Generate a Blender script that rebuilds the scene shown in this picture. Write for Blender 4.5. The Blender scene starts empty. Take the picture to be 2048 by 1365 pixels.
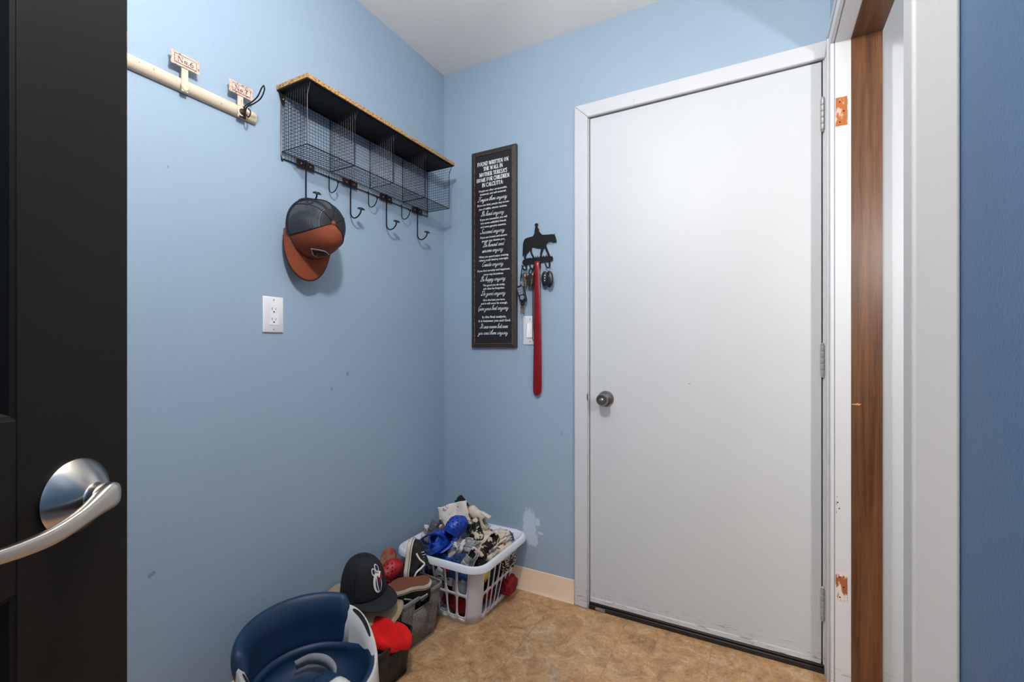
import bpy, bmesh, math, random
from mathutils import Vector, Matrix, noise
PI = math.pi
C = bpy.context.scene.collection
sc = bpy.context.scene

# ---------------------------------------------------------------- camera
YAW = math.atan(491/915.)
cam_d = bpy.data.cameras.new('camera')
cam_d.sensor_width = 36.0
cam_d.lens = 915/2048*36.0
cam_d.shift_y = 16.5/2048
cam_d.clip_start = 0.02
cam = bpy.data.objects.new('camera', cam_d)
cam.location = (0, 0, 1.085)
cam.rotation_euler = (PI/2, 0, YAW)
C.objects.link(cam)
sc.camera = cam

# ---------------------------------------------------------------- world, exposure
w = bpy.data.worlds.new('world'); sc.world = w; w.use_nodes = True
bg = w.node_tree.nodes['Background']
bg.inputs[0].default_value = (0.80, 0.86, 1.0, 1); bg.inputs[1].default_value = 0.22
sc.view_settings.view_transform = 'Standard'
sc.view_settings.look = 'None'
sc.view_settings.gamma = 1
sc.view_settings.use_curve_mapping = False
sc.view_settings.exposure = 0.22

# ---------------------------------------------------------------- lights
def lamp(name, kind, loc, energy, col, size):
    d = bpy.data.lights.new(name, kind); d.energy = energy; d.color = col
    if kind == 'AREA': d.size = size
    else: d.shadow_soft_size = size
    o = bpy.data.objects.new(name, d); o.location = loc; C.objects.link(o); return o
lamp('ceiling_lamp_light', 'POINT', (-0.42, 0.44, 2.13), 41, (1, .972, .945), .05)
lamp('next_room_light', 'POINT', (0.68, 0.60, 1.57), 29, (1, .985, .96), .035)
lamp('hall_fill_light', 'POINT', (-0.45, -1.1, 2.1), 130, (.95, .97, 1), .15)  # unseen fill light added behind the camera to brighten the room

# ---------------------------------------------------------------- helpers
def srgb(r, g, b):
    f = lambda v: (v/255/12.92) if v/255 <= .04045 else ((v/255+.055)/1.055)**2.4
    return (f(r), f(g), f(b), 1)
class NT:
    def __init__(s, m): s.t = m.node_tree; s.n = s.t.nodes; s.l = s.t.links
    def new(s, typ, **kw):
        nd = s.n.new(typ)
        for k, v in kw.items(): setattr(nd, k, v)
        return nd
    def link(s, a, b): s.l.new(a, b)
    def noise(s, vec, scale, detail=4, rough=.55, dist=0):
        nd = s.new('ShaderNodeTexNoise'); nd.inputs['Scale'].default_value = scale
        nd.inputs['Detail'].default_value = detail; nd.inputs['Roughness'].default_value = rough
        nd.inputs['Distortion'].default_value = dist
        if vec: s.link(vec, nd.inputs['Vector'])
        return nd.outputs['Fac']
    def math(s, op, a, b=None, c=None, clamp=False):
        nd = s.new('ShaderNodeMath', operation=op); nd.use_clamp = clamp
        for i, v in enumerate((a, b, c)):
            if v is None: continue
            if isinstance(v, (int, float)): nd.inputs[i].default_value = v
            else: s.link(v, nd.inputs[i])
        return nd.outputs[0]
    def ramp(s, fac, stops):
        nd = s.new('ShaderNodeValToRGB'); e = nd.color_ramp.elements
        while len(e) < len(stops): e.new(.5)
        for i, (p, c) in enumerate(stops):
            e[i].position = p; e[i].color = c if len(c) == 4 else (*c, 1)
        s.link(fac, nd.inputs[0]); return nd.outputs[0]
    def mix(s, fac, a, b, mode='MIX'):
        nd = s.new('ShaderNodeMix', data_type='RGBA', blend_type=mode)
        for i, v in ((0, fac), (6, a), (7, b)):
            if isinstance(v, (int, float)): nd.inputs[i].default_value = v
            elif isinstance(v, tuple): nd.inputs[i].default_value = v
            else: s.link(v, nd.inputs[i])
        return nd.outputs[2]
    def smooth(s, x, a, b):
        nd = s.new('ShaderNodeMapRange', interpolation_type='SMOOTHSTEP')
        s.link(x, nd.inputs[0]); nd.inputs[1].default_value = a; nd.inputs[2].default_value = b
        return nd.outputs[0]
    def bump(s, h, strength, dist, prev=None):
        nd = s.new('ShaderNodeBump'); nd.inputs['Strength'].default_value = strength
        nd.inputs['Distance'].default_value = dist; s.link(h, nd.inputs['Height'])
        if prev: s.link(prev, nd.inputs['Normal'])
        return nd.outputs[0]
def newmat(name, rgb, rough=.5, metal=0.0, spec=.5):
    m = bpy.data.materials.new(name); m.use_nodes = True
    t = NT(m); p = t.n['Principled BSDF']
    p.inputs['Base Color'].default_value = srgb(*rgb) if len(rgb) == 3 else rgb
    p.inputs['Roughness'].default_value = rough; p.inputs['Metallic'].default_value = metal
    p.inputs['Specular IOR Level'].default_value = spec
    tc = t.new('ShaderNodeTexCoord').outputs['Object']
    return m, t, p, tc
def pmat(name, rgb, rough=.5, metal=0.0, spec=.5, var=0.0, vscale=8, bump=0.0, bscale=200, bdist=.001, rgb2=None, thr=None, stretch=None):
    m, t, p, tc = newmat(name, rgb, rough, metal, spec)
    v = tc
    if stretch:
        mp = t.new('ShaderNodeMapping'); mp.inputs['Scale'].default_value = stretch; t.link(tc, mp.inputs[0]); v = mp.outputs[0]
    if var or rgb2:
        n = t.noise(v, vscale, 5, .6, .3)
        if rgb2:
            a, b = thr or (.4, .6)
            col = t.mix(t.smooth(n, a, b), srgb(*rgb), srgb(*rgb2))
        else:
            c = srgb(*rgb)
            dk = tuple(x*(1-var) for x in c[:3])+(1,); lt = tuple(min(1, x*(1+var)) for x in c[:3])+(1,)
            col = t.mix(n, dk, lt)
        t.link(col, p.inputs['Base Color'])
    if bump:
        t.link(t.bump(t.noise(v, bscale, 3), bump, bdist), p.inputs['Normal'])
    return m

class MB:
    def __init__(s): s.v = []; s.f = []; s.m = []; s.cur = 0
    def add(s, vs, fs):
        b = len(s.v); s.v += [tuple(x) for x in vs]
        for f in fs: s.f.append(tuple(b+i for i in f)); s.m.append(s.cur)
        return s
    def box(s, x0, x1, y0, y1, z0, z1):
        return s.add([(x, y, z) for z in (z0, z1) for y in (y0, y1) for x in (x0, x1)],
                     [(0, 2, 3, 1), (4, 5, 7, 6), (0, 1, 5, 4), (2, 6, 7, 3), (0, 4, 6, 2), (1, 3, 7, 5)])
    def obox(s, c, ax, ay, az):  # oriented box, half axes
        c, ax, ay, az = map(Vector, (c, ax, ay, az))
        return s.add([c+ax*i+ay*j+az*k for k in (-1, 1) for j in (-1, 1) for i in (-1, 1)],
                     [(0, 2, 3, 1), (4, 5, 7, 6), (0, 1, 5, 4), (2, 6, 7, 3), (0, 4, 6, 2), (1, 3, 7, 5)])
    def loft(s, rings, closed=True, cap0=True, cap1=True):
        n = len(rings[0]); vs = [p for r in rings for p in r]; fs = []
        for i in range(len(rings)-1):
            for j in range(n if closed else n-1):
                k = (j+1) % n
                fs.append((i*n+j, i*n+k, (i+1)*n+k, (i+1)*n+j))
        if closed and cap0: fs.append(tuple(range(n-1, -1, -1)))
        if closed and cap1: fs.append(tuple((len(rings)-1)*n+j for j in range(n)))
        return s.add(vs, fs)
    def tube(s, pts, r, n=8, closed=False, flat=1.0, up=None):
        pts = [Vector(p) for p in pts]; N = len(pts); rings = []
        rr = r if isinstance(r, (list, tuple)) else [r]*N
        nv = None
        for i, p in enumerate(pts):
            if closed: d = pts[(i+1) % N]-pts[i-1]
            else: d = pts[min(i+1, N-1)]-pts[max(i-1, 0)]
            if d.length < 1e-9: d = Vector((0, 0, 1))
            d.normalize()
            if nv is None:
                nv = Vector(up) if up else (Vector((0, 0, 1)) if abs(d.z) < .9 else Vector((1, 0, 0)))
            if up: nv = Vector(up)
            nv = nv-d*nv.dot(d)
            if nv.length < 1e-6: nv = d.orthogonal()
            nv.normalize(); b = d.cross(nv)
            rings.append([p+(nv*math.cos(2*PI*k/n)*flat+b*math.sin(2*PI*k/n))*rr[i] for k in range(n)])
        if closed: rings.append(rings[0]); return s.loft(rings, cap0=False, cap1=False)
        return s.loft(rings)
    def lathe(s, prof, o=(0, 0, 0), ax=(0, 0, 1), n=32):  # prof [(r,h)]
        o = Vector(o); ax = Vector(ax).normalized(); u = ax.orthogonal().normalized(); v = ax.cross(u)
        return s.loft([[o+ax*h+(u*math.cos(2*PI*k/n)+v*math.sin(2*PI*k/n))*max(r, 1e-5) for k in range(n)] for r, h in prof])
    def ball(s, c, r, sc_=(1, 1, 1), n=12):
        m = n//2
        return s.loft([[Vector(c)+Vector((math.cos(2*PI*k/n)*math.sin(PI*i/m)*sc_[0], math.sin(2*PI*k/n)*math.sin(PI*i/m)*sc_[1], -math.cos(PI*i/m)*sc_[2]))*r for k in range(n)] for i in range(m+1)][::1], cap0=False, cap1=False)
    def grid(s, fn, nu, nv, skip=None):
        vs = [fn(i/nu, j/nv) for i in range(nu+1) for j in range(nv+1)]
        fs = [(i*(nv+1)+j, (i+1)*(nv+1)+j, (i+1)*(nv+1)+j+1, i*(nv+1)+j+1) for i in range(nu) for j in range(nv) if not (skip and skip((i+.5)/nu, (j+.5)/nv))]
        return s.add(vs, fs)
    def poly(s, pts, o, ex, ey, th):  # extruded outline
        o, ex, ey = Vector(o), Vector(ex), Vector(ey); nz = ex.cross(ey).normalized()*th
        n = len(pts); a = [o+ex*x+ey*y for x, y in pts]
        return s.add(a+[p+nz for p in a], [tuple(range(n-1, -1, -1)), tuple(range(n, 2*n))]+[(i, (i+1) % n, n+(i+1) % n, n+i) for i in range(n)])
    def xf(s, M):
        s.v = [tuple(M @ Vector(p)) for p in s.v]; return s

def obj(name, mb, mat, parent=None, smooth=True, bevel=0, bseg=2, sub=0, solid=0, soff=0, weld=False, angle=35, kind=None, label=None, loc=None, rot=None, M=None):
    me = bpy.data.meshes.new(name)
    if M is not None: mb.xf(M)
    me.from_pydata(mb.v, [], mb.f); 
    mats = mat if isinstance(mat, (list, tuple)) else [mat]
    for m_ in mats: me.materials.append(m_)
    for p, mi in zip(me.polygons, mb.m): p.material_index = mi
    bm = bmesh.new(); bm.from_mesh(me)
    bmesh.ops.remove_doubles(bm, verts=bm.verts, dist=1e-6) if weld else None
    bmesh.ops.recalc_face_normals(bm, faces=bm.faces); bm.to_mesh(me); bm.free()
    me.update()
    o = bpy.data.objects.new(name, me); C.objects.link(o)
    if parent is not None: o.parent = parent
    if loc: o.location = loc
    if rot: o.rotation_euler = rot
    if solid:
        md = o.modifiers.new('solid', 'SOLIDIFY'); md.thickness = solid; md.offset = soff
    if bevel:
        md = o.modifiers.new('bevel', 'BEVEL'); md.width = bevel; md.segments = bseg; md.limit_method = 'ANGLE'; md.angle_limit = math.radians(40)
    if sub:
        md = o.modifiers.new('sub', 'SUBSURF'); md.levels = sub; md.render_levels = sub
    if smooth:
        me.shade_smooth()
        if not sub:
            me.set_sharp_from_angle(angle=math.radians(angle if not bevel else 60))
    if kind: o['kind'] = kind
    if label: o['label'] = label
    return o
def tag(o, label, cat, group=None):
    o['label'] = label; o['category'] = cat
    if group: o['group'] = group
    return o
def thing(name, label, cat, loc=(0, 0, 0), rot=(0, 0, 0), group=None, scale=None):
    o = bpy.data.objects.new(name, None); C.objects.link(o); o.location = loc; o.rotation_euler = rot
    o.empty_display_size = .05
    if scale: o.scale = scale
    return tag(o, label, cat, group)
def struct(name, mb, mat, parent=None, **kw):
    return obj(name, mb, mat, parent, kind='structure' if parent is None else None, **kw)
def smoothpath(pts, k=6, closed=False):
    P = [Vector(p) for p in pts]; n = len(P); out = []
    rng = range(n if closed else n-1)
    for i in rng:
        if closed: a, b, c, d = P[i-1], P[i], P[(i+1) % n], P[(i+2) % n]
        else: a, b, c, d = P[max(i-1, 0)], P[i], P[i+1], P[min(i+2, n-1)]
        for j in range(k):
            t = j/k
            out.append(.5*((2*b)+(c-a)*t+(2*a-5*b+4*c-d)*t*t+(3*b-a-3*c+d)*t**3))
    if not closed: out.append(P[-1])
    return out
def frame_matrix(loc, x, z):
    """matrix with local x along x, local z near z"""
    x = Vector(x).normalized(); z = Vector(z); z = (z-x*z.dot(x)).normalized(); y = z.cross(x)
    return Matrix(((x.x, y.x, z.x, loc[0]), (x.y, y.y, z.y, loc[1]), (x.z, y.z, z.z, loc[2]), (0, 0, 0, 1)))
# ================================================================ MATERIALS of the shell
def paint_wall(name, rgb, patch=False):
    m, t, p, tc = newmat(name, rgb, .42, 0, .42)
    c = srgb(*rgb)
    big = t.noise(tc, 1.6, 3)
    col = t.mix(big, tuple(x*.93 for x in c[:3])+(1,), tuple(min(1, x*1.06) for x in c[:3])+(1,))
    # scuffs and little dark marks
    sp = t.noise(tc, 23, 2, .5); mark = t.smooth(sp, .775, .80)
    mp0 = t.new('ShaderNodeMapping'); mp0.inputs['Scale'].default_value = (1, 1.8, 1); mp0.inputs['Rotation'].default_value = (.5, 0, 0); t.link(tc, mp0.inputs[0])
    s2 = t.smooth(t.noise(mp0.outputs[0], 44, 3, .6, .8), .765, .80)
    mark = t.math('MAXIMUM', mark, s2)
    low = t.smooth(t.noise(tc, 2.2, 5, .7), .62, .80)
    col = t.mix(t.math('MULTIPLY', low, .16), col, tuple(x*.5 for x in c[:3])+(1,))
    col = t.mix(t.math('MULTIPLY', mark, .6), col, tuple(x*.45 for x in c[:3])+(1,))
    if patch:
        sx = t.new('ShaderNodeSeparateXYZ'); t.link(tc, sx.inputs[0])
        X, Z = sx.outputs[0], sx.outputs[2]
        def ell(x0, z0, a, b):
            dx = t.math('DIVIDE', t.math('SUBTRACT', X, x0), a); dz = t.math('DIVIDE', t.math('SUBTRACT', Z, z0), b)
            dx = t.math('POWER', t.math('ABSOLUTE', dx), 3.0); dz = t.math('POWER', t.math('ABSOLUTE', dz), 3.0)
            return t.math('ADD', dx, dz)
        mp = t.new('ShaderNodeMapping'); mp.inputs['Scale'].default_value = (220, 1, 55); t.link(tc, mp.inputs[0])
        nz = t.noise(mp.outputs[0], 1, 4, .7)
        msk = None
        for (x0, z0, a, b) in ((-.903, .295, .034, .076), (-.887, .235, .03, .03), (-.862, .315, .012, .018), (-.848, .268, .016, .006)):
            e = t.math('ADD', ell(x0, z0, a, b), t.math('MULTIPLY', t.math('SUBTRACT', nz, .45), 3.2))
            k = t.math('SUBTRACT', 1.0, t.smooth(e, .75, 1.15))
            msk = k if msk is None else t.math('MAXIMUM', msk, k)
        col = t.mix(t.math('MULTIPLY', msk, .85), col, srgb(196, 208, 222))
    t.link(col, p.inputs['Base Color'])
    n1 = t.noise(tc, 260, 2, .5)
    n2 = t.noise(tc, 60, 2, .5)
    b = t.bump(n1, .34, .0016); b = t.bump(n2, .12, .002, b)
    t.link(b, p.inputs['Normal'])
    return m
BLUE = (150, 171, 190)
M_wall = paint_wall('blue_wall_paint', BLUE)
M_wallb = paint_wall('blue_wall_paint_back', BLUE, True)
M_ceil = pmat('ceiling_paint', (238, 237, 234), .85, var=.02, bump=.2, bscale=220, bdist=.001)
M_hall = pmat('hall_beige_paint', (214, 180, 132), .8, var=.04)
def white_paint(name, rgb, rough=.46, scuff=True, bs=150, bst=.16):
    m, t, p, tc = newmat(name, rgb, rough, 0, .45)
    c = srgb(*rgb)
    col = t.mix(t.noise(tc, 3, 4), tuple(x*.95 for x in c[:3])+(1,), tuple(min(1, x*1.03) for x in c[:3])+(1,))
    if scuff:
        mp = t.new('ShaderNodeMapping'); mp.inputs['Scale'].default_value = (1, 1, 2.2); t.link(tc, mp.inputs[0])
        s1 = t.smooth(t.noise(mp.outputs[0], 16, 6, .65, .6), .735, .77)
        col = t.mix(t.math('MULTIPLY', s1, .45), col, srgb(92, 88, 86))
        s3 = t.smooth(t.noise(tc, 38, 3, .6, .5), .765, .79)
        col = t.mix(t.math('MULTIPLY', s3, .6), col, srgb(84, 80, 78))
        sz = t.new('ShaderNodeSeparateXYZ'); t.link(tc, sz.inputs[0])
        mq = t.new('ShaderNodeMapping'); mq.inputs['Scale'].default_value = (9, 9, 120); t.link(tc, mq.inputs[0])
        lowz = t.math('SUBTRACT', 1.0, t.smooth(sz.outputs[2], .045, .11))
        s4 = t.math('MULTIPLY', t.smooth(t.noise(mq.outputs[0], 1.6, 6, .75, .4), .54, .62), lowz)
        col = t.mix(t.math('MULTIPLY', s4, .6), col, srgb(80, 76, 74))
    t.link(col, p.inputs['Base Color'])
    b = t.bump(t.noise(tc, bs, 3), bst, .0012); t.link(b, p.inputs['Normal'])
    return m
M_door = white_paint('white_door_paint', (196, 200, 205))
M_trim = white_paint('white_trim_paint', (202, 204, 208), .38)
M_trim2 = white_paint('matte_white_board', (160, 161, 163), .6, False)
M_black_gap = pmat('dark_gap', (14, 13, 13), .8)
M_rubber = pmat('black_threshold', (30, 27, 25), .45, var=.5, vscale=30, bump=.3, bscale=120, stretch=(1, 14, 14))
M_chip = pmat('peeled_label', (150, 148, 142), .6, rgb2=(88, 84, 80), vscale=120)
# vinyl tile floor
def floor_mat():
    m, t, p, tc = newmat('tan_vinyl_tile', (170, 130, 90), .36, 0, .45)
    sx = t.new('ShaderNodeSeparateXYZ'); t.link(tc, sx.inputs[0])
    T = .3105
    u = t.math('DIVIDE', t.math('ADD', sx.outputs[0], .768+T*10), T); v = t.math('DIVIDE', t.math('ADD', sx.outputs[1], -1.548+T*10), T)
    fu, fv = t.math('FRACT', u), t.math('FRACT', v)
    cu, cv = t.math('FLOOR', u), t.math('FLOOR', v)
    eu = t.math('MINIMUM', fu, t.math('SUBTRACT', 1.0, fu)); ev = t.math('MINIMUM', fv, t.math('SUBTRACT', 1.0, fv))
    e = t.math('MINIMUM', eu, ev); line = t.math('SUBTRACT', 1.0, t.smooth(e, .0015, .0045))
    cell = t.new('ShaderNodeCombineXYZ'); t.link(t.math('MULTIPLY', cu, 3.7), cell.inputs[0]); t.link(t.math('MULTIPLY', cv, 5.3), cell.inputs[1]); 
    vadd = t.new('ShaderNodeVectorMath', operation='ADD'); t.link(tc, vadd.inputs[0]); t.link(cell.outputs[0], vadd.inputs[1])
    V = vadd.outputs[0]
    big = t.noise(V, 4.2, 5, .6, 2.2); mid = t.noise(V, 15, 9, .66, 1.4); fine = t.noise(V, 125, 5, .74, .5)
    col = t.ramp(big, [(.30, srgb(128, 98, 74)), (.40, srgb(168, 130, 94)), (.50, srgb(190, 152, 112)), (.58, srgb(190, 162, 128)), (.66, srgb(178, 162, 142)), (.74, srgb(214, 198, 168))])
    col2 = t.ramp(mid, [(.34, srgb(120, 90, 66)), (.45, srgb(176, 136, 96)), (.56, srgb(200, 156, 106)), (.68, srgb(216, 200, 172))])
    col = t.mix(.55, col, col2)
    fr = t.ramp(fine, [(.36, (.56, .51, .46)), (.50, (1, 1, 1)), (.7, (1.08, 1.07, 1.05))])
    col = t.mix(.75, col, fr, 'MULTIPLY')
    vn = t.noise(V, 8, 9, .62, 3.0); vein = t.math('SUBTRACT', 1.0, t.smooth(t.math('ABSOLUTE', t.math('SUBTRACT', vn, .46)), .0, .022))
    vm = t.smooth(t.noise(V, 6, 3), .48, .6)
    col = t.mix(t.math('MULTIPLY', t.math('MULTIPLY', vein, vm), .5), col, srgb(104, 78, 58))
    col = t.mix(t.math('MULTIPLY', line, .45), col, srgb(96, 76, 58))
    t.link(col, p.inputs['Base Color'])
    b = t.bump(t.noise(V, 90, 5), .22, .001); b = t.bump(t.math('SUBTRACT', 1.0, line), .4, .0008, b)
    t.link(b, p.inputs['Normal'])
    return m
M_floor = floor_mat()
def wood_jamb():
    m, t, p, tc = newmat('brown_walnut_jamb', (110, 70, 45), .38, 0, .45)
    mp = t.new('ShaderNodeMapping'); mp.inputs['Scale'].default_value = (60, 60, 2.2); t.link(tc, mp.inputs[0])
    a = t.noise(mp.outputs[0], 1, 6, .6, .4)
    mp2 = t.new('ShaderNodeMapping'); mp2.inputs['Scale'].default_value = (420, 420, 9); t.link(tc, mp2.inputs[0])
    b = t.noise(mp2.outputs[0], 1, 5, .6)
    col = t.ramp(a, [(.32, srgb(74, 46, 27)), (.5, srgb(98, 63, 38)), (.68, srgb(112, 74, 44))])
    col = t.mix(.55, col, t.ramp(b, [(.35, (.45, .4, .36)), (.55, (1, 1, 1))]), 'MULTIPLY')
    t.link(col, p.inputs['Base Color']); t.link(t.bump(b, .12, .0006), p.inputs['Normal'])
    return m
M_wood = wood_jamb()
M_rawwood = pmat('bare_orange_wood', (172, 92, 32), .6, rgb2=(206, 178, 160), vscale=60, thr=(.58, .68), stretch=(1, 1, .5))
M_rawwood2 = pmat('bare_brown_wood', (150, 84, 50), .65, rgb2=(214, 200, 196), vscale=45, thr=(.46, .56), stretch=(1.4, 1.4, .5))
M_splinter = pmat('splintered_wood', (198, 140, 82), .7)
M_base = pmat('cream_baseboard', (226, 200, 174), .42, var=.05, vscale=12)
def black_door_mat():
    m, t, p, tc = newmat('black_door_paint', (22, 20, 18), .55, 0, .2)
    col = t.mix(t.noise(tc, 7, 4), srgb(19, 16, 13), srgb(27, 23, 18))
    sx = t.new('ShaderNodeSeparateXYZ'); t.link(tc, sx.inputs[0])
    # paint worn off the free edge
    e = t.smooth(sx.outputs[0], -.0022, -.0004)
    zz = t.smooth(t.noise(tc, 11, 4, .7), .53, .58)
    top = t.smooth(sx.outputs[2], 1.28, 1.36)
    col = t.mix(t.math('MULTIPLY', t.math('MULTIPLY', e, zz), top), col, srgb(140, 72, 36))
    t.link(col, p.inputs['Base Color'])
    mp = t.new('ShaderNodeMapping'); mp.inputs['Scale'].default_value = (300, 300, 20); t.link(tc, mp.inputs[0])
    t.link(t.bump(t.noise(mp.outputs[0], 1, 3), .10, .0006), p.inputs['Normal'])
    return m
M_bdoor = black_door_mat()
M_nickel = pmat('satin_nickel', (196, 190, 182), .27, 1.0)
M_steel = pmat('worn_steel_knob', (150, 148, 146), .30, 1.0)
M_hinge = pmat('painted_hinge', (170, 170, 170), .4, .25)

# ================================================================ SHELL
XL, XR, YB, ZC = -1.374, .2137, 1.847, 2.446
OY0, OY1, OZ = .865, 1.740, 2.045      # opening in the right wall
YH = -1.9
struct('floor', MB().box(XL-.1, 2.2, YH, 2.6, -.05, 0), M_floor, smooth=False)
struct('ceiling', MB().box(XL-.1, 2.2, YH, 2.6, ZC, ZC+.05), M_ceil, smooth=False)
struct('wall_left', MB().box(XL-.1, XL, YH, YB+.1, 0, ZC), M_wall, smooth=False)
# back wall with a door hole x -.64..+.2 z 0..2.07
wb = MB(); DX0, DX1, DZ = -.628, .2, 2.062
wb.box(XL, DX0, YB, YB+.1, 0, ZC); wb.box(DX0, XR+.125, YB, YB+.1, DZ, ZC); wb.box(DX1, XR+.125, YB, YB+.1, 0, DZ)
struct('wall_back', wb, M_wallb, smooth=False)
wr = MB(); wr.box(XR, XR+.118, OY1+.019, YB, 0, ZC); wr.box(XR, XR+.118, OY0-.019, OY1+.019, OZ+.019, ZC); wr.box(XR, XR+.118, .76, OY0-.019, 0, ZC)
struct('wall_right', wr, M_wall, smooth=False)
M_wallnear = paint_wall('shaded_blue_wall_paint', (52, 82, 116))  # darker copy of the wall blue: shade near the camera put into the colour
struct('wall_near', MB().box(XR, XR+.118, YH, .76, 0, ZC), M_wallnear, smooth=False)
struct('wall_front', MB().box(XL, -.31, -.54, -.43, 0, ZC), M_wall, smooth=False)
struct('wall_hall', MB().box(XL-.1, XR+.118, YH-.1, YH, 0, ZC), M_hall, smooth=False)
# next room beyond the opening
nr = MB(); nr.box(XR+.118, 2.2, 2.5, 2.6, 0, ZC); nr.box(2.1, 2.2, YH, 2.5, 0, ZC); nr.box(XR+.118, 2.2, YH-.1, YH, 0, ZC)
struct('wall_next_room', nr, M_trim2, smooth=False)

# ---- back door casing, jamb, door
cas = MB(); t0 = YB-.016
def casing_profile(x0, x1, z0, z1): cas.box(x0, x1, t0, YB, z0, z1)
cz = 2.056
cas.add([(-.686, t0+.004, 0), (-.626, t0, 0), (-.626, t0, cz), (-.686, t0+.004, 2.116), (-.686, YB, 0), (-.626, YB, 0), (-.626, YB, cz), (-.686, YB, 2.116)],
        [(0, 1, 2, 3), (4, 7, 6, 5), (0, 3, 7, 4), (1, 5, 6, 2), (0, 4, 5, 1), (3, 2, 6, 7)])
cas.add([(-.686, t0+.004, 2.116), (-.626, t0, cz), (.2, t0, cz), (.206, t0+.004, 2.116), (-.686, YB, 2.116), (-.626, YB, cz), (.2, YB, cz), (.206, YB, 2.116)],
        [(0, 1, 2, 3), (4, 7, 6, 5), (0, 3, 7, 4), (1, 5, 6, 2), (0, 4, 5, 1), (3, 2, 6, 7)])
cas.box(.197, XR, YB-.012, YB, 0, 2.07)
struct('trim_1', cas, M_trim, bevel=.004)
jb = MB(); jb.box(-.645, -.6235, YB, YB+.11, 0, DZ+.02); jb.box(.1935, .215, YB, YB+.11, 0, DZ+.02); jb.box(-.645, .21, YB, YB+.11, 2.0585, 2.09)
jb.box(-.6235, -.61, YB+.045, YB+.06, 0, 2.06); jb.box(.18, .1935, YB+.045, YB+.06, 0, 2.06); jb.box(-.62, .19, YB+.045, YB+.06, 2.045, 2.0585)
struct('trim_2', jb, M_trim, smooth=False)
th = MB(); th.box(-.622, .197, YB-.012, YB+.04, 0, .018); th.box(-.622, .197, YB-.006, YB+.03, .018, .026)
ts = struct('trim_3', th, M_rubber, bevel=.003)
obj('peeled_label', MB().box(-.592, -.552, YB-.0135, YB-.0118, .004, .016), M_chip, ts, smooth=False, label='scuffed grey sticker remnant')
dr = thing('door_1', 'white flush door with steel knob', 'door', (-.215, YB, 0)); del dr['label'], dr['category']; dr['kind'] = 'structure'
D = lambda mb: mb.xf(Matrix.Translation((.215, -YB, 0)))
obj('door_slab', D(MB().box(-.620, .190, YB+.001, YB+.045, .030, 2.053)), M_door, dr, bevel=.002)
obj('door_sweep', D(MB().box(-.618, .188, YB-.004, YB+.002, .028, .046)), M_trim, dr, bevel=.001)
kn = MB(); K0 = Vector((-.551, YB+.001, .881)); kn.lathe([(.033, 0), (.033, .004), (.029, .009), (.016, .011), (.0135, .03), (.0135, .034)], K0, (0, -1, 0), 36)
kk = obj('knob_rose', D(kn), M_steel, dr)
kb = MB().lathe([(.0135, .032), (.019, .036), (.0235, .044), (.0245, .053), (.0235, .059), (.0205, .0625), (.0165, .0625), (.0145, .060), (.002, .0585)], K0, (0, -1, 0), 36)
obj('door_knob', D(kb), M_steel, dr)
kt = MB().obox(K0+Vector((0, -.064, 0)), (.008, 0, 0), (0, .006, 0), (0, 0, .0028)); kt.lathe([(.0075, .058), (.0075, .062), (.006, .063)], K0, (0, -1, 0), 20)
obj('turn_button', D(kt), M_nickel, dr, bevel=.001)
for i, z in enumerate((1.871, 1.048, .232)):
    h = MB()
    for k in range(5):
        za = z-.052+k*.0208; h.lathe([(.0065, za), (.0072, za+.001), (.0072, za+.019), (.0065, za+.0198)], (.1925, YB-.0075, 0), (0, 0, 1), 16)
    h.lathe([(.0045, z+.052), (.0055, z+.055), (.003, z+.059)], (.1925, YB-.0075, 0), (0, 0, 1), 12); h.lathe([(.003, z-.058), (.0055, z-.055), (.0045, z-.052)], (.1925, YB-.0075, 0), (0, 0, 1), 12)
    h.box(.1925, .2, YB-.004, YB+.002, z-.048, z+.048)
    obj('hinge', D(h), M_hinge, dr)
st = MB().poly([(-.6232+.0001*i, 0) for i in range(1)]+[], (0, 0, 0), (1, 0, 0), (0, 0, 1), .001) if False else MB()
st.poly([(math.cos(a)*-.0052, math.sin(a)*.0145) for a in [PI*(-.5+i/10) for i in range(11)]], (-.6225, YB-.0166, .886), (1, 0, 0), (0, 0, 1), .0006)
obj('strike_plate', D(st), M_steel, dr, smooth=False)
# ---- baseboards
def baseboard(name, mb): return struct(name, mb, M_base, bevel=.002)
bb = MB(); prof = [(0, 0), (.012, 0), (.009, .006), (.005, .012), (.004, .098), (.001, .100), (0, .100)]
bb.loft([[Vector((x, YB-a, z)) for a, z in prof] for x in (XL, -.687)]); baseboard('baseboard_back', bb)
bb = MB(); bb.loft([[Vector((XL+a, y, z)) for a, z in prof] for y in (-.43, YB)]); baseboard('baseboard_left', bb)

# ---- opening in the right wall: jamb, casing
j = MB(); XJ = XR+.118
j.box(XR, XR+.041, OY1, OY1+.019, 0, OZ); j.box(XR, XR+.041, OY0-.019, OY0, 0, OZ)
j.box(XR, XR+.041, OY0-.019, OY1+.019, OZ, OZ+.019)
tj = struct('trim_4', j, M_trim, smooth=False)
c = MB()
c.box(XR-.012, XR, OY1+.004, OY1+.062, 0, OZ+.004); c.box(XR-.016, XR, OY1+.045, OY1+.062, 0, OZ+.06)
c.box(XR-.012, XR, OY0-.02, OY1+.062, OZ+.004, OZ+.045); c.box(XR-.016, XR, OY0-.02, OY1+.062, OZ+.045, OZ+.062)
struct('trim_5', c, M_trim, bevel=.003)
jw = MB(); jw.box(XR+.041, XJ, OY1-.0015, OY1+.019, 0, OZ-.0015)
struct('trim_6', jw, M_wood, smooth=False)
jh = MB(); jh.box(0, XJ-XR-.041, 0, .02, 0, OY1-OY0+.01)
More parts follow.
